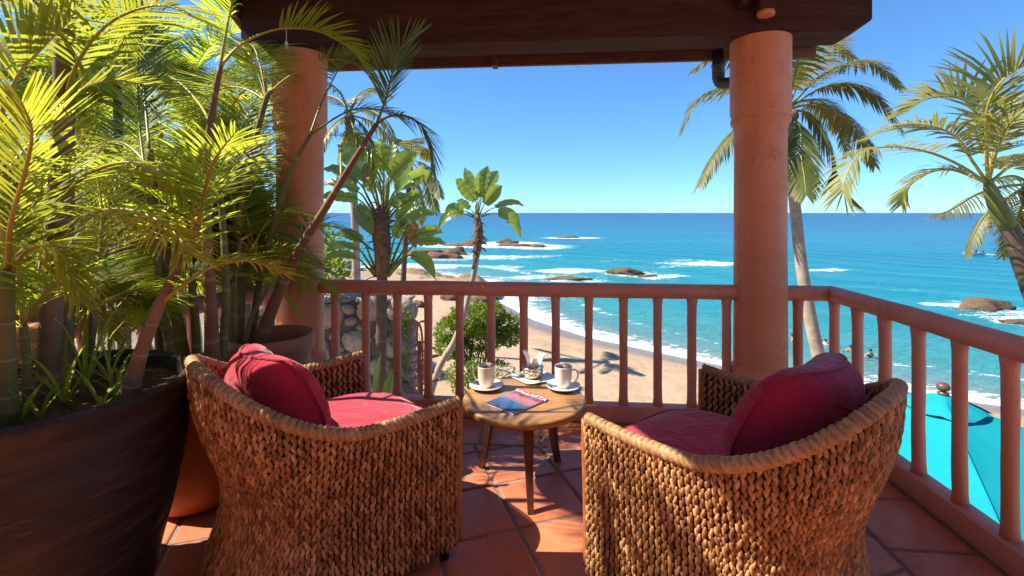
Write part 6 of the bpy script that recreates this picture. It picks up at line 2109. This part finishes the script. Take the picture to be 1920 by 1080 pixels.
# ------------------------------------------------------------------ motor boat with its wake
bx, by = ground_xy(1824, 478)
boat = thing('motor_boat', (bx, by, SEA), 'small white motor boat with two people far out on the right', 'boat')
mb = MB()
vs, fs = [], []
NS = 14
for i in range(NS + 1):
    s = i / NS; xx = -2.3 + 4.6 * s                               # bow at -x
    w = .75 * (1 - (1 - s) ** 3.2) + .02
    kz = -.35 + .45 * (1 - s) ** 3
    for (yy, zz) in ((-w, .42 + .25 * (1 - s) ** 2), (-w * .8, 0), (0, kz), (w * .8, 0), (w, .42 + .25 * (1 - s) ** 2), (w * .88, .42 + .25 * (1 - s) ** 2), (w * .6, .08), (-w * .6, .08), (-w * .88, .42 + .25 * (1 - s) ** 2)):
        vs.append((bx + xx, by + yy, SEA + .15 + zz))
for i in range(NS):
    for k in range(9):
        a = i * 9 + k; b = i * 9 + (k + 1) % 9
        fs.append((a, b, b + 9, a + 9))
fs.append(tuple(NS * 9 + k for k in range(8, -1, -1))); fs.append(tuple(range(9)))
mb.add(vs, fs); mb.build('hull', M['white'], boat, True, None, 40)
for xx in (-.3, .9):
    mb = MB(); mb.box((bx + xx, by, SEA + .50), (.35, 1.1, .06)); mb.build('bench', M['leg_wood'], boat, False)
mb = MB(); mb.box((bx + 2.42, by, SEA + .75), (.3, .36, .5), None, .06); mb.box((bx + 2.42, by, SEA + .25), (.14, .14, .7)); mb.build('outboard_motor', M['dark_metal'], boat)
def sitter(x, y, z, rz, label, suit):
    V = {'pelvis': ((0, 0, .05), (.15, .12)), 'belly': ((0, .0, .22), (.13, .10)), 'chest': ((0, .01, .42), (.165, .115)), 'neck': ((0, .03, .57), .055), 'jaw': ((0, .05, .66), (.072, .08)), 'head': ((0, .05, .74), (.08, .092)), 'crown': ((0, .04, .81), (.055, .065)),
         'sl': ((-.19, .0, .48), .06), 'el': ((-.26, .14, .25), .043), 'hl': ((-.18, .36, .18), .03), 'sr': ((.19, .0, .48), .06), 'er': ((.26, .14, .25), .043), 'hr': ((.18, .36, .18), .03),
         'tl': ((-.10, .06, .04), .09), 'kl': ((-.13, .44, .06), .065), 'fl': ((-.13, .46, -.34), .045), 'tr': ((.10, .06, .04), .09), 'kr': ((.13, .44, .06), .065), 'fr': ((.13, .46, -.34), .045)}
    E = [('pelvis', 'belly'), ('belly', 'chest'), ('chest', 'neck'), ('neck', 'jaw'), ('jaw', 'head'), ('head', 'crown'), ('chest', 'sl'), ('sl', 'el'), ('el', 'hl'), ('chest', 'sr'), ('sr', 'er'), ('er', 'hr'), ('pelvis', 'tl'), ('tl', 'kl'), ('kl', 'fl'), ('pelvis', 'tr'), ('tr', 'kr'), ('kr', 'fr')]
    return person(label, V, E, 'pelvis', suit, (x, y, z), rz, M['hair_dark'], None, ((0, .05, .74), .096), 'people in the boat', [('hl', (0, 1, 0), (0, 0, 1)), ('hr', (0, 1, 0), (0, 0, 1))])
sitter(bx - .3, by, SEA + .56, R(90), 'person in light clothing sitting in the front of the motor boat', M['swim_white'])
sitter(bx + .9, by, SEA + .56, R(90), 'person in dark clothing sitting in the back of the motor boat', M['swim_black'])

# ------------------------------------------------------------------ grey stone hut on the far shore, cable
hx, hy = -23.5, 62.0
hz = EYE - (528 - 399) / 900 * hy
hut = thing('stone_hut', (hx, hy, hz), 'small grey stone hut on the far shore just right of the left column', 'building')
mb = MB(); mb.box((hx + .5, hy, hz + 1.15), (4.4, 3.4, 3.0), None, .05); mb.build('wall', M['hutstone'] if 'hutstone' in M else rock_material('hut_stone', (.30, .28, .27), (.20, .19, .185), (.10, .095, .09), 2.2), hut, False)
mb = MB(); mb.box((hx + .5, hy, hz + 2.72), (4.7, 3.7, .12), None, .02); mb.build('roof', M['shorerock'], hut, False)
mb = MB(); mb.box((hx - 2.4, hy - .8, hz + .35), (1.2, 1.6, 1.5), None, .02); mb.build('side_wall', M['swim_white'], hut, False)
mb = MB(); mb.tube(crom([P(1790, 296, 34), P(1866, 277, 28), P(1920, 264, 24), P(2060, 225, 18)], 24), .016, 5)
tag(mb.build('cable', M['wire'], None), 'thin black cable crossing the sky at the right edge', 'cable')
